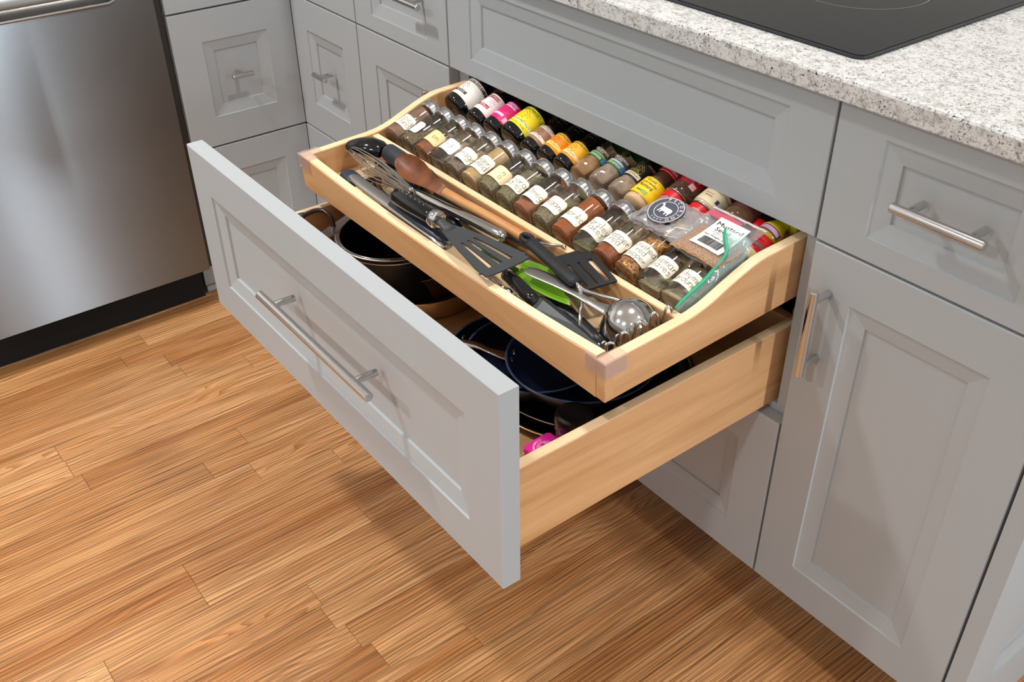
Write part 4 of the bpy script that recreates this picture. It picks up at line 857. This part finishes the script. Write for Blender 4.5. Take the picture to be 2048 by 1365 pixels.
# --- ladle lying bowl down
t, B = ut('ladle', 'polished steel ladle lying bowl down with a flat embossed handle', 'ladle', (.70, .10, .0110))
LC = Vector((.7070, .0985, .0330)); LR = .0355
Mx = Matrix.Translation(LC) @ Matrix.Rotation(math.radians(-14), 4, 'X') @ Matrix.Rotation(math.radians(8), 4, 'Y')
pr = [(LR*math.sin(a), LR*.98*math.cos(a)) for a in [PI/2*(k/12) for k in range(13)]]; pr = [(max(r, .0003), z) for r, z in pr]
pr += [(LR+.0008, -.010), (LR+.0016, -.0150), (LR+.0004, -.0152), (LR-.0008, -.010)]+[(max((LR-.001)*math.sin(a), .0003), (LR-.001)*.98*math.cos(a)) for a in [PI/2*(1-k/8) for k in range(9)]]
MB().lathe(pr, 40, Mx).build('bowl', M_STEEL, t, B, smooth=True)
MB().tube([(.5530, .0555, .0600), (.5560, .0562, .0605), (.5700, .0590, .0615), (.5950, .0630, .0625), (.6200, .0655, .0625), (.6420, .0675, .0615), (.6600, .0690, .0600), (.6720, .0730, .0570), (.6860, .0800, .0540)], [.0035, .0085, .0110, .0108, .0086, .0066, .0058, .0075, .0120], 14, flat=[.25, .2, .18, .18, .22, .3, .36, .3, .22], smooth=3).build('handle', M_STEELM, t, B, smooth=True)
for k in range(9): MB().tube([(.585+.0036*k, .0640+.0003*k, .0650), (.5868+.0036*k, .0605+.0003*k, .0648)], .0003, 5).build('embossing', M_STEEL, t, B)
# --- two lime green silicone spoons
for k, (lb, off, ln) in enumerate((('lime green silicone spatula leaf, the upper one under the ladle handle', (0, 0, 0), 1), ('lime green silicone spatula, the lower one beneath the black turners', (-.030, .030, -.012), 1.25))):
    t, B = ut('silicone_spatula', lb, 'spatula', (.58+off[0], .06+off[1], .0110), 'lime green silicone spatulas')
    a, b = Vector((.5290, .0540, .0510))+Vector(off), Vector((.6420*ln-.6420*(ln-1)*.85, .0560, .0500))+Vector(off); d = b-a; R = []
    for u, wd, dp in ((0, .0030, .002), (.06, .0080, .003), (.2, .0130, .0045), (.45, .0160, .006), (.7, .0125, .005), (.9, .0055, .003), (1, .0010, .001)):
        R.append(spoon_ring(a+d*u+Vector((0, .004*math.sin(PI*u), 0)), d, wd, dp, dp*.7))
    MB().loft(R).build('blade', M_GREEN, t, B, smooth=True)
    MB().tube([tuple(a+d*.04), tuple(a-d*.25+Vector((0, .006, -.006))), tuple(a-d*.75+Vector((0, .014, -.016)))], [.0040, .0045, .0050], 12, flat=.7).build('handle', mat('dark_green_handle', (60, 104, 24), .4), t, B, smooth=True)
# --- black handled knife in its sheath along the front board
t, B = ut('sheathed_knife', 'black knife with glossy grip in a dark sheath, along the tray front board', 'knife', (.63, .03, .0110))
MB().tube([(.5290, .0400, .0460), (.5310, .0396, .0475), (.5400, .0385, .0500), (.5700, .0345, .0500), (.5950, .0305, .0490), (.6060, .0292, .0485)], [.0040, .0080, .0092, .0096, .0088, .0074], 18, flat=.9).build('grip', M_BLACKG, t, B, smooth=True)
MB().tube([(.6050, .0292, .0485), (.6062, .0291, .0485), (.6075, .0290, .0484), (.6090, .0289, .0484), (.6105, .0288, .0483), (.6120, .0287, .0482)], [.0080, .0088, .0078, .0088, .0078, .0086], 18).build('collar', M_BLACKG, t, B, smooth=True)
MB().loft([[(x, y-wd, z-h), (x, y+wd*.2, z), (x, y+wd, z-h*.4), (x, y+wd, z-h*1.5), (x, y-wd, z-h*1.6)] for x, y, z, wd, h in ((.6110, .0290, .0570, .0095, .0085), (.6200, .0290, .0575, .0105, .0090), (.68, .0290, .0520, .0085, .0080), (.7440, .0275, .0440, .0040, .0060))]).build('sheath', mat('dark_sheath', (36, 38, 43), .32), t, B, bevel=.0008)
# --- second black handle with ring end
t, B = ut('basting_brush', 'black tool handle with ribbed end, lying on the tray floor beside the sheathed knife', 'kitchen tool', (.67, .055, .0110))
MB().tube([(.5850, .0560, .0300), (.6000, .0560, .0310), (.6350, .0600, .0290), (.6420, .0603, .0285), (.6500, .0600, .0280), (.6900, .0540, .0250), (.7080, .0500, .0240)], [.0050, .0105, .0100, .0086, .0094, .0098, .0090], 16).build('handle', M_BLACKP, t, B, smooth=True)
MB().tube([(.7070, .0502, .0240), (.7085, .0500, .0240), (.7100, .0497, .0240), (.7115, .0494, .0240), (.7180, .0484, .0238), (.7230, .0476, .0236)], [.0088, .0096, .0080, .0094, .0090, .0050], 16).build('ribbed_end', M_BLACKG, t, B, smooth=True)
# --- steel peeler
t, B = ut('peeler', 'steel peeler with jointed wire head beneath the fan shaped turner', 'peeler', (.55, .022, .0110))
MB().tube([(.5150, .0225, .0420), (.5250, .0222, .0450), (.5420, .0215, .0440), (.5520, .0215, .0425)], [.0020, .0024, .0026, .0038], 10).build('arm', M_STEEL, t, B, smooth=True)
MB().tube([(.5500, .0215, .0425), (.5580, .0218, .0430), (.5640, .0222, .0425)], [.0046, .0056, .0040], 12, flat=.8).build('joint', M_STEEL, t, B, smooth=True)
for s in (-1, 1): MB().tube([(.5620, .0220, .0425), (.5750, .0220+.0052*s, .0410), (.60, .0215+.0052*s, .0370), (.6250, .0215+.003*s, .0330)], .0016, 8, smooth=4).build('wire', M_STEEL, t, B, smooth=True)
# --- dark spoon with oval end under the turner
t, B = ut('black_spoon', 'black serving spoon with rounded oval end, half hidden between whisk handle and turner', 'spoon', (.33, .08, .0110))
MB().tube([(.2600, .0560, .0300), (.3000, .0640, .0330), (.3300, .0700, .0350), (.3480, .0720, .0360), (.3640, .0735, .0345), (.3720, .0742, .0320)], [.0060, .0078, .0110, .0132, .0120, .0050], 18, flat=[.8, .8, .7, .62, .55, .5], smooth=3).build('oval_end', M_BLACKG, t, B, smooth=True)
MB().tube([(.1900, .0500, .0250), (.23, .0530, .0280), (.2650, .0570, .0305)], [.0040, .0050, .0060], 12).build('handle', M_BLACKP, t, B, smooth=True)
# ================================================================ pots and pans in the drawer (world coordinates)
DZ = .4140
M_NAVYPAN = mat('navy_nonstick', (18, 28, 52), .35, spec=.4); M_PANOUT = mat('navy_enamel_outside', (22, 26, 40), .25, spec=.6); M_BLACKPAN = mat('black_nonstick', (22, 22, 23), .35)
M_BRONZE = mat('bronze_metal', (150, 118, 86), .3, .9); M_CHAMP = mat('champagne_metal', (198, 170, 130), .35, .8)
def pan(name, label, cx, cy, z0, zr, r, m_in, m_out, m_rim, flare=.80, wall=.0022, group=None, tilt=(0, 0)):
    M = Matrix.Translation((cx, cy, z0)) @ Matrix.Rotation(tilt[0], 4, 'X') @ Matrix.Rotation(tilt[1], 4, 'Y')
    t = thing(name, label, 'pan', M, group); h = zr-z0
    MB().lathe([(.0005, 0), (r*flare-.006, 0), (r*flare, .003), (r*flare+(r-r*flare)*.35, h*.35), (r-.001, h-.003), (r, h)], 64).build('outside', m_out, t, smooth=True)
    MB().lathe([(.0005, .003), (r*flare-.010, .003), (r*flare-wall, .008), (r*flare+(r-r*flare)*.35-wall, h*.38), (r-wall-.001, h-.003), (r-wall, h)], 64).build('inside', m_in, t, smooth=True)
    MB().lathe([(r-wall-.0003, h-.0006), (r-wall+.0002, h+.0008), (r+.0004, h+.0010), (r+.0012, h+.0002), (r+.0006, h-.0010)], 64).build('rim', m_rim, t, smooth=True)
    return t, h
def rivets_handle(t, h, r, ang, hl, m, lift=.006, rise=.010):
    """two dome rivets inside and a flat strap handle outside at the given bearing"""
    c, s = math.cos(ang), math.sin(ang); tx, ty = -s, c
    for e in (-.009, .009):
        MB().lathe([(.0062, 0), (.0058, .0020), (.0038, .0036), (.0003, .0042)], 14, Matrix.Translation((c*(r*.93)+tx*e, s*(r*.93)+ty*e, h*.62)) @ Vector((-c, -s, .35)).to_track_quat('Z', 'Y').to_matrix().to_4x4()).build('rivet', M_STEEL, t, smooth=True)
    MB().tube([(c*(r*.94), s*(r*.94), h*.62), (c*(r+.008), s*(r+.008), h*.68), (c*(r+.025), s*(r+.025), h*.68+lift), (c*(r+hl*.6), s*(r+hl*.6), h*.68+rise), (c*(r+hl), s*(r+hl), h*.68+rise)], [.012, .010, .0065, .0070, .0085], 12, flat=[.22, .3, .55, .5, .45], smooth=3).build('strap_handle', m, t, smooth=True)
# left stack: wide bronze pan, brown pan, black pot with flat steel rim
pan('sauce_pan', 'wide champagne coloured pan at the bottom of the left stack', .190, -.215, DZ, .4560, .137, M_CHAMP, M_CHAMP, M_CHAMP, .90)
pan('sauce_pan', 'bronze rimmed dark pan in the middle of the left stack', .166, -.212, DZ+.0040, .4690, .1100, M_BLACKPAN, M_BRONZE, M_BRONZE, .90)
t, h = pan('stock_pot', 'black pot with bright steel rim and flat steel tab, on top of the left stack', .1830, -.2480, DZ+.0085, .5200, .0880, M_BLACKPAN, mat('black_pot_outside', (24, 24, 26), .3), M_STEEL, .96)
MB().lathe([(.0870, h+.0002), (.0905, h+.0010), (.0932, h+.0006), (.0940, h-.0010), (.0925, h-.0016), (.0885, h-.0012)], 64).build('steel_rim', M_STEELM, t, smooth=True)
MB().lathe([(.0885, h-.0075), (.0915, h-.0072), (.0925, h-.0085), (.0910, h-.0098), (.0885, h-.0095)], 64).build('steel_band', M_STEEL, t, smooth=True)
MB().loft([[(-.0870, -.0250, z), (-.0500, -.0770, z), (-.0530, -.0900, z), (-.0720, -.0905, z), (-.0980, -.0300, z)] for z in (h-.0015, h+.0012)]).build('steel_tab', M_STEELM, t)
# loop handle standing at the far left
t = thing('pan_lid', 'dark lid with a bowed brown wire handle and black tip, far left of the drawer', 'lid', (.085, -.330, DZ))
MB().tube([(-.0290, -.0110, .1150), (-.0180, .0040, .1230), (-.0040, .0130, .1260), (.0120, .0170, .1200), (.0220, .0160, .1040), (.0330, .0120, .0700), (.0480, .0040, .0400)], .0042, 10, smooth=6).build('bow_handle', mat('dark_brown_bail', (52, 34, 24), .3), t, smooth=True)
MB().tube([(-.0340, -.0180, .1090), (-.0320, -.0150, .1130), (-.0280, -.0100, .1160)], [.0042, .0070, .0052], 12).build('black_tip', M_NAVY, t, smooth=True)
MB().lathe([(.0003, .0), (.030, .0), (.034, .004), (.030, .02), (.006, .042), (.0003, .044)], 32, Matrix.Translation((.050, .0, 0))).build('lid_body', M_BLACKPAN, t, smooth=True)
# right stack: skillets overlapping like shingles on a large navy pan
t, h = pan('large_skillet', 'large pale rimmed skillet at the very bottom of the right stack', .572, -.165, DZ, .4280, .1600, M_BLACKPAN, M_PANOUT, M_CHAMP, .90)
t, h = pan('large_skillet', 'large navy skillet in the right stack, directly under the three shingled ones', .577, -.168, DZ+.0040, .4460, .1480, M_NAVYPAN, M_PANOUT, M_STEEL, .88)
for k, (lb, cx, cy, zr, r) in enumerate((('navy skillet furthest left of the three shingled skillets', .5080, -.2520, .4700, .0930), ('middle navy skillet of the three shingled skillets', .5480, -.2460, .4860, .0960), ('uppermost navy skillet of the three, next to the jar', .6160, -.2170, .5030, .1035))):
    t, h = pan('skillet', lb, cx, cy, zr-.034, zr, r, M_NAVYPAN, M_PANOUT, mat('navy_rim', (60, 74, 104), .25), .80, group='navy skillets shingled in the drawer')
    rivets_handle(t, h, r, math.radians((206, 216, 222)[k]), .075, M_STEEL, .004, .012)
# red jam jar with black lid and the pink tin in the near corner
M = Matrix.Translation((.7060, -.3070, DZ))
t = thing('jam_jar', 'dark red jar with glossy black lid, by the drawer side beside the pink tin', 'jar', M)
MB().lathe([(.0003, 0), (.0205, 0), (.0228, .003), (.0228, .0640), (.0215, .0700), (.0200, .0720)], 36).build('jar_body', mat('dark_red_jam', (120, 14, 44), .08, spec=.6), t, smooth=True)
MB().lathe([(.0230, .0440), (.0232, .0445), (.0232, .0500), (.0230, .0505)], 36).build('pale_band', mat('pale_pink_band', (214, 150, 176), .4), t, smooth=True)
MB().lathe([(.0230, .010), (.0232, .011), (.0232, .0435), (.0230, .044)], 36).build('red_label', mat('bright_red_label', (208, 16, 34), .4), t, smooth=True)
MB().lathe([(.0215, .0685), (.0246, .0690), (.0250, .0700), (.0250, .0880), (.0243, .0900), (.0195, .0915), (.0180, .0908), (.0003, .0908)], 40).build('lid', M_BLACKG, t, auto=SHARP)
t = thing('spice_tin', 'square pink spice tin with rounded corners and white lettering, near corner of drawer', 'tin', Matrix.Translation((.7045, -.3485, DZ)) @ Matrix.Rotation(math.radians(4), 4, 'Z'))
def rr(w, z, r=.006): return rrect(-w, w, -w, w, r, z)
TW_ = .0225
MB().loft([rr(TW_-.001, 0), rr(TW_, .001), rr(TW_, .0450)]).build('tin_body', mat('orange_red_tin', (222, 70, 30), .3, .3), t, auto=SHARP)
MB().loft([rr(TW_+.0006, .0451), rr(TW_+.0014, .0458), rr(TW_+.0006, .0465)]).build('silver_seam', M_STEEL, t, auto=SHARP)
MB().loft([rr(TW_+.0002, .0465), rr(TW_+.0006, .0540), rr(TW_-.0004, .0555)]).build('lid', mat('pink_tin_lid', (218, 40, 150), .3), t, auto=SHARP)
mb = MB(); vs = [(.0135*math.cos(2*PI*q/32), .0135*math.sin(2*PI*q/32)-.001, .05565) for q in range(32)]; mb.add(vs, [tuple(range(32))]); mb.build('pale_disc', mat('pale_pink_print', (232, 110, 184), .35), t)
MB().loft([[(-.011, -.0035, z), (-.010, .0015, z), (.012, -.0005, z), (.013, -.006, z)] for z in (.0557, .0561)]).build('cinnamon_stick', mat('cinnamon_print', (130, 84, 70), .5), t)
def arc(mb, s, r, a0, da, size, z):
    for k, ch in enumerate(s):
        a = a0-da*k; text(mb, ch, size, lambda u, v, a=a: ((r+v)*math.cos(a)+u*math.sin(a), (r+v)*math.sin(a)-u*math.cos(a)-.001, z))
mb = MB(); arc(mb, 'PENJ', .0170, math.radians(88), math.radians(13), .0052, .0558); mb.build('lettering', M_WHITE, t)
mb = MB()
for k, ch in enumerate('CINNAMON'):
    a = math.radians(170+12*k); text(mb, ch, .0046, lambda u, v, a=a: ((.0172-v)*math.cos(a)-u*math.sin(a), (.0172-v)*math.sin(a)+u*math.cos(a)-.001, .0558))
mb.build('lettering', M_WHITE, t)
# ================================================================ plastic bags lying on the jars
def sheet(fn, nu, nv):
    vs = [fn(i/nu, j/nv) for i in range(nu+1) for j in range(nv+1)]
    fs = [(i*(nv+1)+j, (i+1)*(nv+1)+j, (i+1)*(nv+1)+j+1, i*(nv+1)+j+1) for i in range(nu) for j in range(nv)]
    return MB().add(vs, fs)
def crumple(x, y, a=.0012):
    return a*(math.sin(x*310+1.7*math.sin(y*190))+.7*math.sin(y*420+2.1*math.sin(x*260+1))+.5*math.sin((x+y)*640))
# cheese bag with the round sheep emblem
t, B = ut('cheese_bag', 'crumpled clear bag with a round dark sheep emblem, lying by the yellow mustard', 'bag', (.612, .245, .0800))
def pec(u, v, off=0):       # bag plane coordinates in metres round the emblem centre
    return Vector((.6120+u, .2500+v*.95, .0990+v*.26+off))
def pec_fn(a, b):
    u, v = (a-.5)*.100+.014+(b-.5)*.012*(1-a), (b-.54)*.062; return pec(u, v, crumple(u, v, .0011)-.0016-.010*max(0, abs(a-.5)-.34)*2)
M_FILM2 = thin('crinkled_film', (.97, .97, .97, 1), (.80, .80, .82, 1), gloss=.07, rough=.10, haze=.24, hazecol=(214, 212, 214))
sheet(pec_fn, 40, 28).build('front_film', M_FILM2, t, B, smooth=True)
sheet(lambda a, b: pec_fn(a, b)+Vector((0, 0, -.006-.003*math.sin(PI*a)*math.sin(PI*b))), 30, 20).build('back_film', M_FILM2, t, B, smooth=True)
M_EMB = mat('emblem_slate', (74, 74, 88), .5)
def disc(r, off, n=48): return MB().add([pec(r*math.cos(2*PI*k/n), r*math.sin(2*PI*k/n), off) for k in range(n)], [tuple(range(n))])
em = disc(.0262, .0016).build('emblem', M_EMB, t, B)
def pring(r, w_, off):
    n = 60; vs = []
    for k in range(n):
        a = 2*PI*k/n; vs += [pec((r-w_)*math.cos(a), (r-w_)*math.sin(a), off), pec(r*math.cos(a), r*math.sin(a), off)]
    return MB().add(vs, [(2*k, 2*k+1, (2*k+3) % (2*n), (2*k+2) % (2*n)) for k in range(n)])
for r, w_ in ((.0252, .0009), (.0168, .0007)): pring(r, w_, .0021).build('emblem_ring', M_WHITE, em, B)
mb = MB()
for k, ch in enumerate('PECORINO'):
    a = math.radians(118-23*k); text(mb, ch, .0068, lambda u, v, a=a: pec((.0188+v+.0018)*math.cos(a)+u*math.sin(a), (.0188+v+.0018)*math.sin(a)-u*math.cos(a), .0023))
for k, ch in enumerate('SHOP'):
    a = math.radians(248+15*k); text(mb, ch, .0040, lambda u, v, a=a: pec((.0208-v)*math.cos(a)-u*math.sin(a), (.0208-v)*math.sin(a)+u*math.cos(a), .0023))
mb.build('emblem_lettering', M_WHITE, em, B)
SHEEP = [(-.0125, .0072), (-.0108, .0098), (-.0090, .0092), (-.0078, .0072), (-.0066, .0048), (-.0030, .0040), (.0030, .0040), (.0085, .0034), (.0108, .0012), (.0108, -.0030), (.0094, -.0062), (.0096, -.0096), (.0080, -.0096), (.0072, -.0056), (.0052, -.0046), (.0046, -.0090), (.0030, -.0090), (.0026, -.0042),
         (-.0030, -.0042), (-.0044, -.0082), (-.0060, -.0080), (-.0054, -.0036), (-.0072, -.0030), (-.0086, -.0078), (-.0100, -.0074), (-.0088, -.0014), (-.0090, .0030), (-.0098, .0058)]
MB().add([pec(x-.0004, y, .0024) for x, y in SHEEP], [tuple(range(len(SHEEP)))]).build('sheep', M_WHITE, em, B)
# shop label seen through the bag's lower corner
mb = sheet(lambda a, b: pec(.0300+.030*a, -.034+.022*b+.010*a, -.0030), 8, 6); lb = mb.build('paper_slip', mat('paper_slip', (226, 216, 200), .6), t, B)
mb = MB()
for k in range(7): mb.add([pec(.0325+q, -.0315+.0026*k+.010*q/.03, -.0024+.0) for q in (0, .020)]+[pec(.0325+q, -.0305+.0026*k+.010*q/.03, -.0024) for q in (.020, 0)], [(0, 1, 2, 3)])
mb.build('fine_print', M_INK, lb, B)
sheet(lambda a, b: pec(.0545+.0045*a, -.023+.0200*b, -.0022), 2, 2).build('red_strip', M_RED, lb, B)
# mustard seed pouch
t, B = ut('seed_pouch', 'clear pouch of tan mustard seeds with white printed label, on the jars at right', 'bag', (.705, .25, .0850))
def mz(y): return .1005+(y-.24)*.10
def must(a, b, off=0): x = .6600+.0890*a+.004*math.sin(b*5); y = .2020+.0950*b; return Vector((x, y, mz(y)+.0035*math.sin(PI*min(1, b*1.4))*math.sin(PI*a)+crumple(x, y, .0003)*(1 if b > .86 or b < .14 else .25)+off))
M_SEED = mat('tan_mustard_seed', (212, 160, 104), .6, noise=(620, (150, 98, 52), 3, .40, .58), bump=.9, bscale=700)
sheet(lambda a, b: must(.03+.94*a, .02+.66*b, -.0012-.004*((2*a-1)**4+(2*b-1)**6)), 30, 24).build('seeds', M_SEED, t, B, smooth=True)
sheet(lambda a, b: must(a, b, .0006), 30, 26).build('front_film', M_FILM, t, B, smooth=True)
sheet(lambda a, b: must(a, b, -.0075*math.sin(PI*a)-.0010), 24, 16).build('back_film', M_FILM, t, B, smooth=True)
sheet(lambda a, b: must(a, .955+.045*b, .0014), 20, 2).build('seal_strip', mat('frosted_seal', (196, 184, 188), .3), t, B, smooth=True)
sheet(lambda a, b: must(.02+.60*a, .80+.13*b, .0009), 12, 4).build('pink_print', mat('rose_print', (192, 84, 100), .5), t, B, smooth=True)
lab = sheet(lambda a, b: must(.275+.56*a, .15+.70*b, .0016), 20, 20).build('label', M_PAPERW, t, B, smooth=True)
def mlab(u, v): return must(.275+.56*(.5+u/.050), .15+.70*(.5+v/.0665), .0021)
mb = MB(); text(mb, 'Mustard', .0130, lambda u, v: mlab(u, v+.0195)); text(mb, 'Seed', .0130, lambda u, v: mlab(u-.0035, v+.0065)); text(mb, 'product of Canada', .0040, lambda u, v: mlab(u+.001, v-.0005)); text(mb, 'pack by 21 Sep 21', .0034, lambda u, v: mlab(u+.001, v-.0045)); text(mb, 'Net Weight 2.5 oz', .0054, lambda u, v: mlab(u-.001, v-.0100))
mb.build('lettering', M_INK, lab, B)
mb = MB(); x = -.017
for k in range(30):
    w_ = random.choice((.0004, .0006, .0009)); mb.add([mlab(x, -.0285), mlab(x+w_, -.0285), mlab(x+w_, -.0145), mlab(x, -.0145)], [(0, 1, 2, 3)]); x += w_+random.choice((.0004, .0006))
mb.build('barcode', M_INK, lab, B)
# zip bag with the green closing strip beside the last jar
t, B = ut('zip_bag', 'clear zip bag with green closing strip, squeezed between the last jar and tray wall', 'bag', (.742, .20, .0300))
ZP = [Vector(p) for p in ((.7450, .1365, .0615), (.7430, .1500, .0655), (.7410, .1700, .0700), (.7400, .1930, .0775), (.7420, .2080, .0900), (.7430, .2235, .1030), (.7340, .2315, .1110), (.7250, .2390, .1170), (.7180, .2470, .1200))]
MB().tube(ZP, [.0020, .0046, .0058, .0058, .0050, .0042, .0038, .0034, .0016], 10, flat=.45, up=(-.7, -.4, .6), smooth=4).build('green_strip', mat('sea_green_strip', (46, 158, 118), .35), t, B, smooth=True)
M_ZF = thin('bluish_film', (.95, .98, .97, 1), (.72, .82, .80, 1), gloss=.07, rough=.08, haze=.30, hazecol=(200, 224, 220))
LOWP = [Vector(p) for p in ((.7485, .1400, .0420), (.7515, .1560, .0440), (.7525, .1750, .0500), (.7525, .2000, .0600), (.7520, .2250, .0740), (.7515, .2450, .0860), (.7510, .2560, .0960), (.7490, .2600, .1060), (.7400, .2580, .1150))]
def zf(a, b):
    k = min(int(a*8), 7); f = a*8-k; p = ZP[k].lerp(ZP[k+1], f); q = LOWP[k].lerp(LOWP[k+1], f); r = p.lerp(q, b)
    return r+Vector((.0, 0, .0020*math.sin(PI*b)+crumple(r.y, r.z*2, .0009)*math.sin(PI*b)))
sheet(zf, 48, 14).build('film', M_ZF, t, B, smooth=True)
sheet(lambda a, b: zf(a, b)+Vector((.0, .004, -.010*math.sin(PI*b)-.0010)), 30, 8).build('inner_film', M_ZF, t, B, smooth=True)
MB().tube([(.7440, .2000, .0480), (.7450, .2150, .0560), (.7440, .2400, .0640), (.7420, .2580, .0720)], [.0030, .0065, .0070, .0030], 12, smooth=3).build('spice', spice('rust_spice', (176, 120, 60), (126, 80, 34), 300), t, B, smooth=True)
